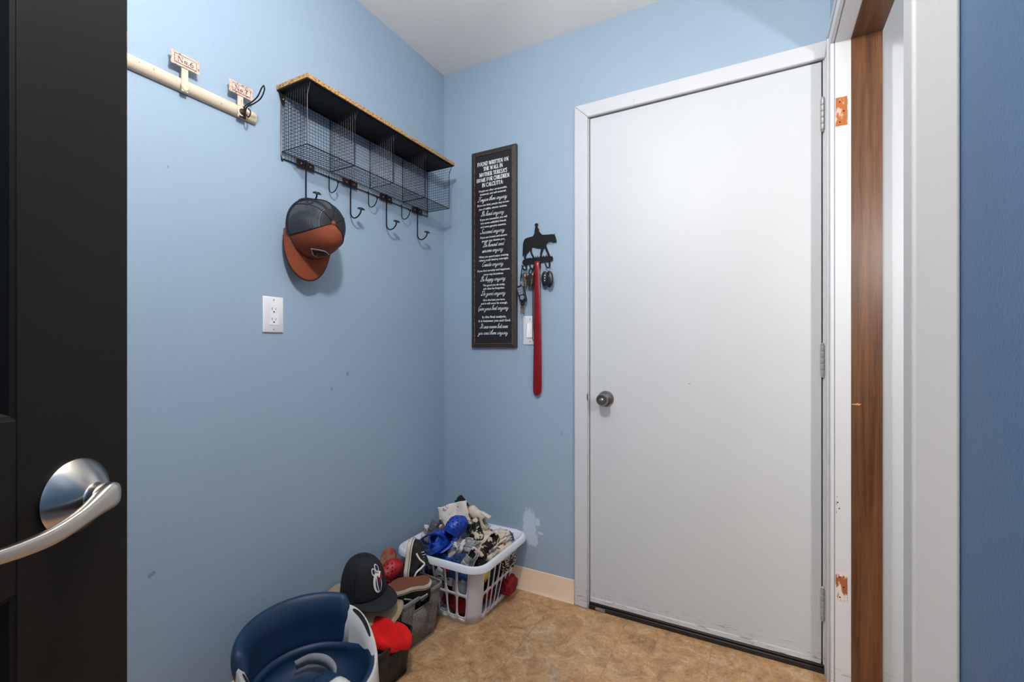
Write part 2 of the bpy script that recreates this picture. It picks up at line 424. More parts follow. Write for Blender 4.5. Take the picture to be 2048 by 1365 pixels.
jo = struct('trim_7', jh, M_wood, smooth=False, loc=(XJ, OY1-.0016, OZ-.0015)); jo.rotation_euler = (PI/2, 0, PI)
jo.rotation_euler = (PI/2, 0, 0); jo.location = (XR+.041, OY1-.0016, OZ-.0015)
mort = MB()
def ragged(cx, cz, w, h, seed):
    random.seed(seed); P_ = []
    for (ax, az, bx, bz) in ((-1, -1, 1, -1), (1, -1, 1, 1), (1, 1, -1, 1), (-1, 1, -1, -1)):
        for k in range(5): P_.append((cx+w/2*(ax+(bx-ax)*k/5)+random.uniform(-.0008, .0008), cz+h/2*(az+(bz-az)*k/5)+random.uniform(-.0012, .0012)))
    return P_
for z, mt, lb in ((1.826, M_rawwood, 'bare orange hinge mortise'), (.345, M_rawwood2, 'chipped brown hinge mortise')):
    mo = MB(); mo.poly(ragged(XR+.0165, z, .030, .088, int(z*10)), (0, OY1-.0002, 0), (1, 0, 0), (0, 0, 1), .0006)
    q = obj('hinge_mortise', mo, mt, tj, smooth=False, label=lb)
    hs = MB()
    for dx, dz in ((-.004, .03), (.006, 0), (-.004, -.033)): hs.lathe([(.0022, 0), (.0022, .0006), (.001, .0008)], (XR+.0165+dx, OY1-.0009, z+dz), (0, -1, 0), 10)
    obj('screw_hole', hs, M_black_gap, q)
sp = MB().poly([(XR+.042, 0), (XR+.062, -.001), (XR+.066, .004), (XR+.060, .0035), (XR+.057, .006), (XR+.052, .003), (XR+.042, .0025)], (0, OY1-.0018, .914), (1, 0, 0), (0, 0, 1), .0012)
obj('splinter', sp, M_splinter, bpy.data.objects['trim_6'], smooth=False, label='pale splintered edge')
sc_m = MB()
for (x, z, w_, h_) in ((.005, .603, .004, .008), (.004, .622, .003, .004), (.009, .585, .004, .007), (.0025, .596, .001, .02), (.0025, .57, .001, .016)):
    sc_m.poly([(x, z), (x+w_, z+.002), (x+w_*.6, z+h_), (x+w_*.2, z+h_*.5)], (XR, OY1-.0002, 0), (1, 0, 0), (0, 0, 1), .0004)
obj('pen_mark', sc_m, M_black_gap, tj, smooth=False, label='small black scribble')
# near post and its board on the wall
np_ = MB(); X0 = .1687
np_.box(X0, XR, .733, .775, 0, ZC)
struct('trim_8', np_, M_trim2, bevel=.004, bseg=3)
# flat sliding door in the next room with round pull
sd = thing('door_3', 'x', 'x', (.7, 1.83, 0)); del sd['label'], sd['category']; sd['kind'] = 'structure'
S = lambda mb: mb.xf(Matrix.Translation((-.7, -1.83, 0)))
obj('door_slab', S(MB().box(XJ+.002, 1.15, 1.80, 1.84, .01, 2.3)), M_door, sd, bevel=.002)
pl = MB().lathe([(.041, 0), (.042, .0015), (.036, .002), (.034, .0008), (.003, .0005)], (.437, 1.80, .815), (0, -1, 0), 32)
obj('finger_pull', S(pl), M_steel, sd)

# ---- black panel door standing open beside the camera
bd = thing('door_2', 'x', 'x'); del bd['label'], bd['category']; bd['kind'] = 'structure'
# local frame: +x toward free edge, -y faces the camera side; origin at the free edge on the floor
EDGE = Vector((-.6245, .249, 0)); dirf = Vector((-math.sin(YAW+.015), math.cos(YAW+.015), 0))
bd.matrix_world = frame_matrix(EDGE, dirf, (0, 0, 1))
W_, T_ = .76, .035
def PB(mb, x0, x1, z0, z1, y0=0, y1=T_): mb.box(x0, x1, y0, y1, z0, z1)
body = MB(); PB(body, -0.117, 0, .008, 2.03); PB(body, -W_, -W_+0.117, .008, 2.03)
for z0, z1 in ((.008, .24), (.872, 1.0235), (1.86, 2.03)): PB(body, -W_+0.117, -0.117, z0, z1)
obj('door_frame', body, M_bdoor, bd, bevel=.0008)
for z0, z1 in ((.24, .872), (1.0235, 1.86)):
    pn = MB(); x0, x1 = -W_+0.117, -0.117
    pn.box(x0, x1, .010, .025, z0, z1)
    lev = [(0, .0008), (.004, .002), (.006, .006), (.010, .010), (.014, .0102), (.016, .0075), (.019, .0072), (.030, .0096)]
    pn.loft([[Vector((x0+a, y, z0+a)), Vector((x1-a, y, z0+a)), Vector((x1-a, y, z1-a)), Vector((x0+a, y, z1-a))] for a, y in lev], cap0=False, cap1=False)
    obj('door_panel', pn, M_bdoor, bd, smooth=True, angle=20)
# lever: rose axis -y
hz = .940
LV = Vector((-.063, 0, hz))
lr = MB().lathe([(.0362, 0), (.0365, .0022), (.0345, .0048), (.0225, .0145), (.0165, .0185), (.0135, .0200), (.0125, .022), (.0125, .027)], LV, (0, -1, 0), 48)
hd = obj('door_lever', lr, M_nickel, bd)
# lever blade
secs = [(-.0495, .000, -.030, .0005, .0002), (-.0500, .000, -.030, .0085, .006), (-.055, -.0005, -.030, .0130, .0075), (-.063, -.001, -.0305, .0132, .0074), (-.074, -.0045, -.0315, .0108, .0066),
        (-.088, -.0095, -.033, .0085, .0054), (-.104, -.0135, -.034, .0080, .005), (-.120, -.0172, -.0335, .0076, .0048), (-.138, -.0182, -.032, .0068, .0046), (-.155, -.0178, -.030, .0062, .0044), (-.172, -.0165, -.028, .0056, .004), (-.177, -.0165, -.0275, .003, .002)]
lv = MB(); rings = []
for x, dz, y, hh, tt in secs:
    ring = []
    for k in range(28):
        a = 2*PI*k/28; ca, sa = math.cos(a), math.sin(a)
        e = .62
        ring.append(Vector((x, y+tt*math.copysign(abs(ca)**e, ca), hz+dz+hh*math.copysign(abs(sa)**e, sa))))
    rings.append(ring)
lv.loft(rings)
obj('lever_handle', lv, M_nickel, hd, sub=1)

# ================================================================ things on the LEFT WALL
M_wire = pmat('black_wire', (42, 42, 45), .32, .8)
M_shelfblk = pmat('black_shelf_underside', (24, 21, 21), .6, var=.3, vscale=20)
M_osb = pmat('raw_particle_edge', (196, 150, 86), .7, rgb2=(110, 78, 44), vscale=160, thr=(.45, .62))
M_rust = pmat('dark_rusty_iron', (44, 36, 34), .5, .5, rgb2=(80, 52, 40), vscale=90, thr=(.5, .7))
M_cream = pmat('chipped_cream_paint', (212, 194, 172), .5, rgb2=(70, 58, 50), vscale=70, thr=(.66, .70), bump=.3, bscale=90)
M_plate = pmat('rusty_pink_plate', (206, 178, 160), .55, rgb2=(116, 70, 58), vscale=150, thr=(.52, .66))
M_label = pmat('number_card', (218, 200, 186), .6, rgb2=(196, 170, 154), vscale=60)
M_ink = pmat('brown_ink', (92, 56, 50), .6)
M_line = pmat('dark_line', (60, 40, 36), .6)

# ---- letter kits: strokes as polylines; serif capitals in a 1-high box
SER = {
 'F': (.62, [('T', [(.14, 0), (.14, 1)]), ('t', [(.02, .97), (.56, .97)]), ('t', [(.14, .5), (.44, .5)]), ('t', [(.02, .03), (.28, .03)]), ('t', [(.56, .97), (.56, .78)]), ('t', [(.44, .6), (.44, .4)])]),
 'O': (.86, [('o', (.42, .5, .34, .48))]),
 'U': (.84, [('T', [(.16, 1), (.16, .3)]), ('c', [(.16, .32), (.2, .08), (.4, .01), (.6, .08), (.67, .3)]), ('t', [(.67, .3), (.67, 1)]), ('t', [(.02, .97), (.3, .97)]), ('t', [(.55, .97), (.8, .97)])]),
 'N': (.86, [('t', [(.14, 0), (.14, 1)]), ('T', [(.14, .98), (.7, .02)]), ('t', [(.7, 0), (.7, 1)]), ('t', [(.02, .03), (.27, .03)]), ('t', [(.57, .97), (.83, .97)]), ('t', [(.02, .97), (.16, .97)])]),
 'D': (.84, [('T', [(.16, 0), (.16, 1)]), ('c', [(.14, .97), (.4, .97), (.66, .82), (.74, .5), (.66, .18), (.4, .03), (.14, .03)]), ('t', [(.02, .97), (.2, .97)]), ('t', [(.02, .03), (.2, .03)])]),
 'W': (1.12, [('T', [(.1, 1), (.34, 0)]), ('t', [(.34, 0), (.55, .9)]), ('T', [(.52, .95), (.76, 0)]), ('t', [(.76, 0), (1.0, 1)]), ('t', [(.0, .97), (.24, .97)]), ('t', [(.88, .97), (1.1, .97)])]),
 'R': (.78, [('T', [(.16, 0), (.16, 1)]), ('c', [(.14, .97), (.42, .97), (.58, .87), (.6, .74), (.52, .58), (.38, .5), (.16, .5)]), ('T', [(.36, .5), (.68, .02)]), ('t', [(.02, .97), (.2, .97)]), ('t', [(.02, .03), (.3, .03)]), ('t', [(.6, .03), (.78, .03)])]),
 'I': (.36, [('T', [(.17, 0), (.17, 1)]), ('t', [(.03, .97), (.31, .97)]), ('t', [(.03, .03), (.31, .03)])]),
 'T': (.74, [('T', [(.37, 0), (.37, 1)]), ('t', [(.04, .97), (.7, .97)]), ('t', [(.05, .97), (.05, .76)]), ('t', [(.69, .97), (.69, .76)]), ('t', [(.22, .03), (.52, .03)])]),
 'E': (.68, [('T', [(.16, 0), (.16, 1)]), ('t', [(.02, .97), (.58, .97)]), ('t', [(.16, .5), (.44, .5)]), ('t', [(.02, .03), (.6, .03)]), ('t', [(.58, .97), (.58, .8)]), ('t', [(.6, .03), (.62, .24)]), ('t', [(.44, .6), (.44, .4)])]),
 'H': (.88, [('T', [(.17, 0), (.17, 1)]), ('T', [(.69, 0), (.69, 1)]), ('t', [(.17, .5), (.69, .5)]), ('t', [(.03, .97), (.31, .97)]), ('t', [(.03, .03), (.31, .03)]), ('t', [(.55, .97), (.83, .97)]), ('t', [(.55, .03), (.83, .03)])]),
 'A': (.84, [('t', [(.12, 0), (.42, 1)]), ('T', [(.42, 1), (.7, 0)]), ('t', [(.22, .34), (.6, .34)]), ('t', [(.0, .03), (.24, .03)]), ('t', [(.57, .03), (.84, .03)])]),
 'L': (.64, [('T', [(.16, 0), (.16, 1)]), ('t', [(.02, .97), (.32, .97)]), ('t', [(.02, .03), (.58, .03)]), ('t', [(.58, .03), (.6, .26)])]),
 'M': (1.04, [('t', [(.15, 0), (.15, 1)]), ('T', [(.15, 1), (.5, .05)]), ('t', [(.5, .05), (.84, 1)]), ('T', [(.86, 0), (.86, 1)]), ('t', [(.02, .03), (.28, .03)]), ('t', [(.72, .03), (1.0, .03)])]),
 'S': (.6, [('c', [(.5, .76), (.46, .93), (.28, .98), (.12, .88), (.12, .7), (.3, .55), (.48, .42), (.5, .2), (.36, .03), (.18, .03), (.08, .14), (.07, .27)])]),
 'C': (.76, [('c', [(.66, .76), (.6, .92), (.42, .98), (.2, .87), (.1, .6), (.1, .4), (.2, .13), (.42, .02), (.6, .09), (.67, .25)]), ('t', [(.66, .98), (.66, .72)])]),
 "'": (.26, [('T', [(.12, 1), (.09, .7)])]),
 ':': (.3, [('T', [(.12, .06), (.13, .16)]), ('T', [(.12, .5), (.13, .6)])]),
 '.': (.26, [('T', [(.10, .0), (.11, .13)])]),
 'o': (.6, [('o', (.3, .33, .23, .31))]),
 '6': (.62, [('c', [(.52, .97), (.28, .82), (.12, .5), (.12, .25), (.3, .03), (.48, .12), (.52, .3), (.42, .5), (.26, .52), (.14, .4)])]),
 '7': (.6, [('t', [(.08, .8), (.1, .96)]), ('T', [(.08, .94), (.54, .94)]), ('T', [(.54, .94), (.3, .5), (.24, 0)])]),
 ' ': (.34, []),
}
# cursive hand, x-height .42, ascender 1, descender -.42
def _s(w, *pl): return (w, [('c', list(p)) for p in pl])
CUR = {
 'a': _s(.46, [(.38, .36), (.24, .43), (.09, .30), (.07, .1), (.18, .0), (.33, .14), (.38, .42), (.34, .12), (.4, .0), (.5, .08)]),
 'b': _s(.42, [(.0, .06), (.18, .5), (.26, .95), (.18, 1.0), (.1, .6), (.1, .08), (.2, .0), (.34, .12), (.34, .34), (.26, .4), (.44, .36)]),
 'c': _s(.38, [(.33, .34), (.24, .43), (.1, .3), (.08, .1), (.18, .0), (.32, .04), (.42, .12)]),
 'd': _s(.46, [(.36, .34), (.24, .43), (.09, .3), (.07, .1), (.18, .0), (.32, .14), (.46, 1.0), (.38, .3), (.36, .06), (.44, .0), (.52, .08)]),
 'e': _s(.38, [(.06, .14), (.24, .22), (.3, .36), (.22, .43), (.09, .28), (.08, .08), (.18, .0), (.32, .04), (.42, .14)]),
 'g': _s(.44, [(.37, .36), (.24, .43), (.09, .30), (.08, .1), (.18, .0), (.32, .14), (.37, .42), (.3, -.2), (.18, -.42), (.06, -.32), (.2, -.1), (.48, .1)]),
 'h': _s(.46, [(.0, .06), (.18, .5), (.27, .96), (.18, 1.0), (.1, .5), (.07, .0)], [(.08, .16), (.22, .4), (.32, .38), (.3, .1), (.36, .0), (.48, .1)]),
 'i': _s(.26, [(.02, .1), (.13, .42), (.1, .08), (.16, .0), (.28, .1)], [(.17, .62), (.18, .66)]),
 'k': _s(.44, [(.0, .06), (.18, .5), (.27, .96), (.18, 1.0), (.1, .5), (.07, .0)], [(.08, .14), (.26, .42), (.32, .32), (.14, .22), (.3, .02), (.46, .1)]),
 'l': _s(.26, [(.0, .06), (.18, .5), (.24, .95), (.15, 1.0), (.08, .4), (.1, .04), (.18, .0), (.28, .1)]),
 'm': _s(.66, [(.02, .3), (.1, .42), (.07, .0)], [(.09, .2), (.22, .42), (.28, .34), (.25, .0)], [(.27, .2), (.42, .42), (.49, .34), (.47, .06), (.53, .0), (.66, .1)]),
 'n': _s(.48, [(.02, .3), (.1, .42), (.07, .0)], [(.09, .2), (.24, .42), (.31, .34), (.29, .06), (.35, .0), (.48, .1)]),
 'o': _s(.4, [(.26, .42), (.1, .32), (.08, .1), (.18, .0), (.32, .12), (.32, .34), (.22, .42), (.3, .34), (.44, .36)]),
 'p': _s(.44, [(.02, .2), (.12, .42), (.03, -.42)], [(.1, .2), (.22, .42), (.34, .34), (.34, .12), (.22, .0), (.1, .08)], [(.3, .04), (.46, .1)]),
 'r': _s(.34, [(.02, .1), (.12, .44), (.18, .36), (.3, .38), (.24, .08), (.3, .0), (.4, .1)]),
 's': _s(.32, [(.0, .08), (.18, .44), (.26, .2), (.2, .0), (.06, .04)], [(.2, .0), (.36, .1)]),
 't': _s(.3, [(.02, .1), (.2, .8), (.1, .1), (.18, .0), (.3, .1)], [(.02, .54), (.32, .58)]),
 'u': _s(.46, [(.02, .3), (.1, .42), (.07, .1), (.16, .0), (.3, .14), (.37, .42), (.33, .08), (.39, .0), (.48, .1)]),
 'v': _s(.4, [(.02, .3), (.1, .42), (.1, .06), (.2, .0), (.32, .2), (.3, .42), (.42, .36)]),
 'w': _s(.56, [(.02, .3), (.1, .42), (.08, .08), (.17, .0), (.28, .14), (.31, .42), (.28, .08), (.37, .0), (.48, .2), (.46, .42), (.58, .36)]),
 'y': _s(.44, [(.02, .3), (.1, .42), (.08, .12), (.16, .04), (.3, .16), (.38, .42), (.28, -.2), (.16, -.42), (.04, -.3), (.2, -.08), (.46, .1)]),
 'F': _s(.7, [(.05, .86), (.25, 1.02), (.5, .92), (.78, 1.04)], [(.5, .94), (.38, .5), (.3, .08), (.12, -.04), (.0, .12), (.1, .22)], [(.24, .5), (.56, .54)]),
 'B': _s(.66, [(.1, .7), (.2, .98), (.5, 1.04), (.62, .82), (.5, .58), (.32, .52), (.58, .46), (.62, .2), (.42, .0), (.14, .02), (.02, .16)], [(.38, 1.0), (.26, .5), (.16, .0)]),
 'S': _s(.6, [(.62, .84), (.5, 1.02), (.3, .92), (.28, .68), (.46, .44), (.44, .14), (.2, -.02), (.0, .12), (.08, .28)]),
 'C': _s(.58, [(.6, .8), (.5, 1.02), (.26, .86), (.1, .4), (.16, .06), (.36, .0), (.6, .16)]),
 'D': _s(.72, [(.3, .96), (.22, .4), (.12, .04)], [(.04, .8), (.3, 1.04), (.62, .94), (.7, .5), (.52, .1), (.24, .0), (.02, .08), (.1, .18), (.34, .04)]),
 'G': _s(.64, [(.58, .82), (.46, 1.02), (.22, .84), (.1, .4), (.18, .04), (.4, .06), (.54, .36), (.42, .4), (.58, .36), (.46, -.1), (.22, -.3)]),
 'I': _s(.46, [(.06, .84), (.24, 1.02), (.48, .96)], [(.36, .98), (.26, .3), (.12, .0), (.0, .08), (.14, .14)]),
 '.': _s(.2, [(.06, .0), (.07, .04)]),
 ' ': (.24, []),
}
def letters(mb, text, font, xc, z, width, height, o, ex, ez, slant=0, wT=.15, wt=.065, depth=.0008):
    """flat strokes centred on xc: o is the plane origin, ex/ez the plane axes; strokes lie depth above it"""
    o, ex, ez = Vector(o), Vector(ex), Vector(ez); nrm = ex.cross(ez)*-1
    cnt = [0]; adv = sum(font[ch][0] for ch in text); sx = width/adv; x = xc-width/2
    def pt(px, pz): return o+ex*(x+(px+slant*pz)*sx)+ez*(z+pz*height)
    def ribbon(pts, wd):
        P_ = [pt(*p) for p in pts]; n = len(P_); L_ = []; R_ = []
        for i in range(n):
            d = (P_[min(i+1, n-1)]-P_[max(i-1, 0)]); d = d.normalized() if d.length > 1e-9 else ex
            s_ = d.cross(nrm).normalized()*wd*height/2
            L_.append(P_[i]+s_); R_.append(P_[i]-s_)
        cnt[0] += 1; off = nrm*(depth+.00006*(cnt[0] % 9))
        mb.add([q+off for q in L_]+[q+off for q in R_], [(i, i+1, n+i+1, n+i) for i in range(n-1)])
    for ch in text:
        a, strokes = font[ch]
        for k, pts in strokes:
            if k == 'o':
                cx_, cz_, rx, rz = pts; nn = 20
                out = [pt(cx_+rx*math.cos(2*PI*i/nn), cz_+rz*math.sin(2*PI*i/nn)) for i in range(nn)]
                inn = [pt(cx_+(rx-wT*.95)*math.cos(2*PI*i/nn), cz_+(rz-wt)*math.sin(2*PI*i/nn)) for i in range(nn)]
                mb.add([q+nrm*depth for q in out+inn], [(i, (i+1) % nn, nn+(i+1) % nn, nn+i) for i in range(nn)])
            elif k == 'c':
                q = smoothpath([(p[0], p[1], 0) for p in pts], 4); ribbon([(v.x, v.y) for v in q], (wT+wt)/2)
            else: ribbon(pts, wT if k == 'T' else wt)
        x += a*sx

# ---- coat rack bar with number plates
rk = thing('coat_rack', 'chipped cream peg rail with numbered plates on the left wall', 'coat rack', (XL, .60, 1.795))
RL = lambda mb: mb.xf(Matrix.Translation((-XL, -.60, -1.795)))
bar = MB(); zb = 1.797; prof_ = [(0, -.017), (.008, -.0175), (.016, -.012), (.0195, 0), (.016, .012), (.008, .0175), (0, .017)]
bar.loft([[Vector((XL+a, y, zb+b)) for a, b in prof_] for y in (.05, .3, .55, .868)])
obj('rail', RL(bar), M_cream, rk, smooth=True, angle=50)
for yp, tx in ((.6665, 'No.6'), (.8165, 'No.7'), (.50, None), (.33, None)):
    w2 = .034
    st_ = MB(); st_.box(XL+.016, XL+.022, yp-.008, yp+.008, zb-.022, zb+.045)
    st_.loft([[Vector((XL+.0205+.004*0, yp+.011*math.cos(a), zb-.004+.018*math.sin(a))) for a in [2*PI*k/20 for k in range(20)]], [Vector((XL+.025, yp+.009*math.cos(a), zb-.004+.015*math.sin(a))) for a in [2*PI*k/20 for k in range(20)]]])
    bk = obj('plate_bracket', RL(st_), M_cream, rk, bevel=.001)
    xp = XL+.022
    pt_ = MB(); o_ = [(-.036, .0145), (-.033, .019), (-.028, .0175), (.028, .0175), (.033, .019), (.036, .0145), (.034, .006), (.034, -.006), (.036, -.0145), (.033, -.019), (.028, -.0175), (-.028, -.0175), (-.033, -.019), (-.036, -.0145), (-.034, -.006), (-.034, .006)]
    zp = zb+.058
    pt_.poly(o_, (xp, yp, zp), (0, 1, 0), (0, 0, 1), .002)
    pp = obj('number_plate', RL(pt_), M_plate, bk, bevel=.0005)
    if tx:
        cd = MB(); cd.box(xp+.002, xp+.0027, yp-.0265, yp+.0265, zp-.0115, zp+.0115); obj('number_card', RL(cd), M_label, pp if False else bk, smooth=False)
        lt = MB(); letters(lt, tx, SER, yp, zp-.0075, .040, .0145, (xp+.0024, 0, 0), (0, 1, 0), (0, 0, 1), wT=.17, wt=.08)
        for (a0, a1, b0, b1) in ((-.0265, .0265, .0105, .0115), (-.0265, .0265, -.0115, -.0105), (-.0265, -.0257, -.0115, .0115), (.0257, .0265, -.0115, .0115)):
            lt.box(xp+.0027, xp+.0029, yp+a0, yp+a1, zp+b0, zp+b1)
        for i_, q in enumerate(lt.v): lt.v[i_] = (max(q[0], xp+.0030), q[1], q[2])
        obj('number_lettering', RL(lt), M_ink, bk, smooth=False)
hk = MB()
for s_ in (-1, 1):
    hk.tube(smoothpath([(XL+.022, .824+s_*.003, zb-.012), (XL+.028, .824+s_*.003, zb-.002), (XL+.036, .824+s_*.003, zb+.010), (XL+.065, .826+s_*.004, zb+.014), (XL+.092, .828+s_*.005, zb+.024), (XL+.108, .829+s_*.0045, zb+.044), (XL+.112, .829, zb+.054)], 5), .0019)
hk.tube(smoothpath([(XL+.026, .824, zb-.002), (XL+.034, .824, zb-.012), (XL+.045, .824, zb-.024), (XL+.052, .826, zb-.018), (XL+.05, .828, zb-.006), (XL+.04, .828, zb+.004)], 5), .0019)
obj('wire_hook', RL(hk), M_rust, rk, label='dark twisted wire hook')
sl = MB(); sl.lathe([(.010, 0), (.011, .003), (.009, .009), (.004, .011)], (XL+.018, .820, zb-.006), (1, 0, 0), 16); sl.box(XL+.018, XL+.024, .812, .832, zb-.022, zb+.012)
obj('hook_mount', RL(sl), M_rust, rk, bevel=.001)

# ---- wire cubby shelf
SH = thing('wire_shelf', 'black wire cubby wall shelf with raw wood edge and coat hooks', 'wall shelf', (XL, 1.335, 1.71))
SL = lambda mb: mb.xf(Matrix.Translation((-XL, -1.335, -1.71)))
y0, y1, zt, zb2, zr, dep = .962, 1.712, 1.922, 1.731, 1.711, .128
ys = [y0, 1.155, 1.348, 1.54, y1]
tb = MB(); tb.box(XL+.001, XL+.150, .945, 1.724, 1.9265, 1.9395)
obj('shelf_board', SL(tb), M_osb, SH, smooth=False, label='raw particle board edge')
tb = MB(); tb.box(XL+.001, XL+.1485, .9465, 1.7225, 1.9235, 1.9268)
obj('shelf_underside', SL(tb), M_shelfblk, SH, smooth=False)
def wire(mb, a, b, r=.0007, n=4): mb.tube([a, b], r, n)
G = .0118
def nsteps(a, b): return max(1, round((b-a)/G))
bk_ = MB(); X_ = XL+.004
n = nsteps(y0, y1)
for i in range(n+1): wire(bk_, (X_, y0+(y1-y0)*i/n, zr), (X_, y0+(y1-y0)*i/n, zt))
n = nsteps(zr, zt)
for i in range(n+1): wire(bk_, (X_, y0, zr+(zt-zr)*i/n), (X_, y1, zr+(zt-zr)*i/n))
obj('back_grid', SL(bk_), M_wire, SH, smooth=False)
bt = MB(); n = nsteps(y0, y1)
for i in range(n+1): wire(bt, (X_, y0+(y1-y0)*i/n, zb2), (XL+dep, y0+(y1-y0)*i/n, zb2))
n = nsteps(0, dep)
for i in range(n+1): wire(bt, (X_+(dep-.004)*i/n, y0, zb2), (X_+(dep-.004)*i/n, y1, zb2))
obj('bottom_grid', SL(bt), M_wire, SH, smooth=False)
for k, yy in enumerate(ys):
    dv = MB(); n = nsteps(0, dep)
    for i in range(n+1):
        x_ = X_+(dep-.004)*i/n; wire(dv, (x_, yy, zb2), (x_, yy, zt))
    n = nsteps(zb2, zt)
    for i in range(n+1): wire(dv, (X_, yy, zb2+(zt-zb2)*i/n), (XL+dep, yy, zb2+(zt-zb2)*i/n))
    obj('side_grid' if k in (0, 4) else 'divider_grid', SL(dv), M_wire, SH, smooth=False)
fr = MB(); R_ = .0019
fr.tube(smoothpath([(X_, y0-.002, zt), (X_, y0-.002, zr+.01), (X_, y0+.008, zr-.001), (X_, y0+.03, zr-.001)], 4)+[Vector((X_, y1, zr-.001))], R_, 6)
fr.tube([(X_, y1, zr), (X_, y1, zt)], R_, 6); fr.tube([(X_, y0, zt), (X_, y1, zt)], R_, 6)
fr.tube([(X_, y0, zb2), (X_, y1, zb2)], .0015, 6); fr.tube([(XL+dep, y0, zb2), (XL+dep, y1, zb2)], .0017, 6)
for k, yy in enumerate(ys):
    fr.tube([(X_, yy, zb2), (XL+dep, yy, zb2)], .0016, 6)
    fr.tube([(XL+dep, yy, zb2), (XL+dep, yy, zt-.036), (XL+dep+.014, yy, zt)], .0017, 6)
    fr.tube([(X_, yy, zt), (X_, yy, zb2)], .0016, 6)
fr.tube([(XL+dep+.014, y0, zt), (XL+dep+.014, y1, zt)], .0017, 6)
obj('wire_frame', SL(fr), M_wire, SH)
M_rivet = pmat('steel_rivet', (190, 190, 192), .3, 1.0)
brk = MB()
brk.add([(X_+.002, y0-.012, zt), (X_+.002, y0+.012, zt), (X_+.002, y0+.008, zt-.038), (X_+.002, y0-.002, zt-.038)], [(0, 1, 2, 3)])
obj('corner_tab', SL(brk), M_rust, SH, solid=.0015, smooth=False)
for yy in (y0+.003, y1-.003): obj('rivet', SL(MB().ball((X_+.004, yy, zt-.02), .0032)), M_rivet, SH)
for yy in (1.048, 1.243, 1.434, 1.632):
    p_ = MB(); zc = 1.716
    p_.poly([(-.035, -.014), (-.003, -.012), (.003, -.012), (.035, -.014), (.035, .014), (.003, .015), (-.003, .015), (-.035, .014)], (X_+.003, yy, zc), (0, 1, 0), (0, 0, 1), .002)
    pl_ = obj('hook_plate', SL(p_), M_rust, SH, bevel=.0006)
    for s_ in (-.018, .018): obj('rivet', SL(MB().ball((X_+.006, yy+s_, zc), .0028)), M_rivet, pl_)
    h = MB()
    h.tube([Vector((X_+.007, yy, zc+.014)), Vector((X_+.0085, yy, zc)), Vector((X_+.007, yy, zc-.016)), Vector((X_+.006, yy, zc-.05))]+smoothpath([(X_+.006, yy, 1.62), (X_+.008, yy, 1.597), (X_+.022, yy, 1.583), (X_+.042, yy, 1.584), (X_+.058, yy, 1.597), (X_+.061, yy, 1.609)], 5), .0027, 8)
    hq = obj('coat_hook', SL(h), M_wire, SH)
    t_ = MB().lathe([(.002, -.002), (.0145, 0), (.013, .0035), (.008, .0065), (.001, .0075)], (X_+.061, yy, 1.609), (.25, 0, 1), 18)
    obj('hook_tip', SL(t_), M_wire, hq)
for yy in (1.147, 1.338, 1.531):
    h = MB(); h.tube([Vector((X_+.002, yy, 1.716)), Vector((X_+.003, yy, 1.69))]+smoothpath([(X_+.003, yy, 1.672), (X_+.006, yy, 1.658), (X_+.018, yy, 1.650), (X_+.034, yy, 1.655), (X_+.045, yy, 1.668), (X_+.049, yy, 1.682)], 5), .0019, 8)
    hq = obj('small_hook', SL(h), M_wire, SH)
    obj('hook_tip', SL(MB().ball((X_+.0495, yy, 1.685), .0052)), M_wire, hq)

# ---- power outlet
M_plastic = pmat('white_plastic', (232, 232, 234), .28)
M_slot = pmat('outlet_slot', (30, 28, 28), .5)
ot = thing('power_outlet', 'white duplex power outlet on the left wall below the orange cap', 'outlet', (XL, .9325, 1.196))
pm = MB(); pm.loft([[Vector((d_, a*(.035-q), b*(.0575-q))) for a, b in ((-1, -1), (1, -1), (1, 1), (-1, 1))] for d_, q in ((0, 0), (.0035, 0), (.006, .003))])
obj('cover_plate', pm, M_plastic, ot, bevel=.0008)
dm = MB(); dm.box(.0055, .0072, -.0165, .0165, -.0335, .0335); dv_ = obj('receptacle', dm, M_plastic, ot, bevel=.0008)
sm_ = MB()
for cz_ in (.0165, -.0165):
    sm_.box(.0070, .0074, -.0075, -.0058, cz_-.002, cz_+.0065); sm_.box(.0070, .0074, .0055, .0068, cz_-.001, cz_+.006)
    sm_.lathe([(.0026, 0), (.0026, .0004)], (.0070, 0, cz_-.0075), (1, 0, 0), 12)
obj('slot', sm_, M_slot, dv_, smooth=False)
for cz_ in (.0475, -.0475): obj('cover_screw', MB().lathe([(.0028, 0), (.0026, .0008), (.001, .001)], (.006, 0, cz_), (1, 0, 0), 12), M_rivet, ot)

# ---- orange trucker cap hanging from the first hook
M_rustcloth = pmat('rust_orange_cloth', (128, 60, 29), .85, var=.12, vscale=60, bump=.4, bscale=900, bdist=.0006)
M_blackcloth = pmat('black_cloth', (22, 24, 28), .85, bump=.4, bscale=700, bdist=.0006)
def mesh_cloth():
    m, t, p, tc = newmat('black_cap_mesh', (20, 21, 25), .7)
    uv = t.new('ShaderNodeSeparateXYZ'); mp = t.new('ShaderNodeMapping'); t.link(tc, mp.inputs[0])
    t.link(mp.outputs[0], uv.inputs[0])
    ln = t.math('ABSOLUTE', t.math('SUBTRACT', t.math('FRACT', t.math('MULTIPLY', uv.outputs[2], 290)), .5))
    ang = t.math('ARCTAN2', uv.outputs[1], uv.outputs[0])
    l2 = t.math('ABSOLUTE', t.math('SUBTRACT', t.math('FRACT', t.math('MULTIPLY', ang, 38)), .5))
    hole = t.math('MULTIPLY', t.math('MULTIPLY', t.math('GREATER_THAN', ln, .26), t.math('GREATER_THAN', l2, .14)), t.math('LESS_THAN', uv.outputs[2], .113))
    t.link(t.math('SUBTRACT', 1.0, t.math('MULTIPLY', hole, .5)), p.inputs['Alpha'])
    return m
M_capmesh = mesh_cloth()
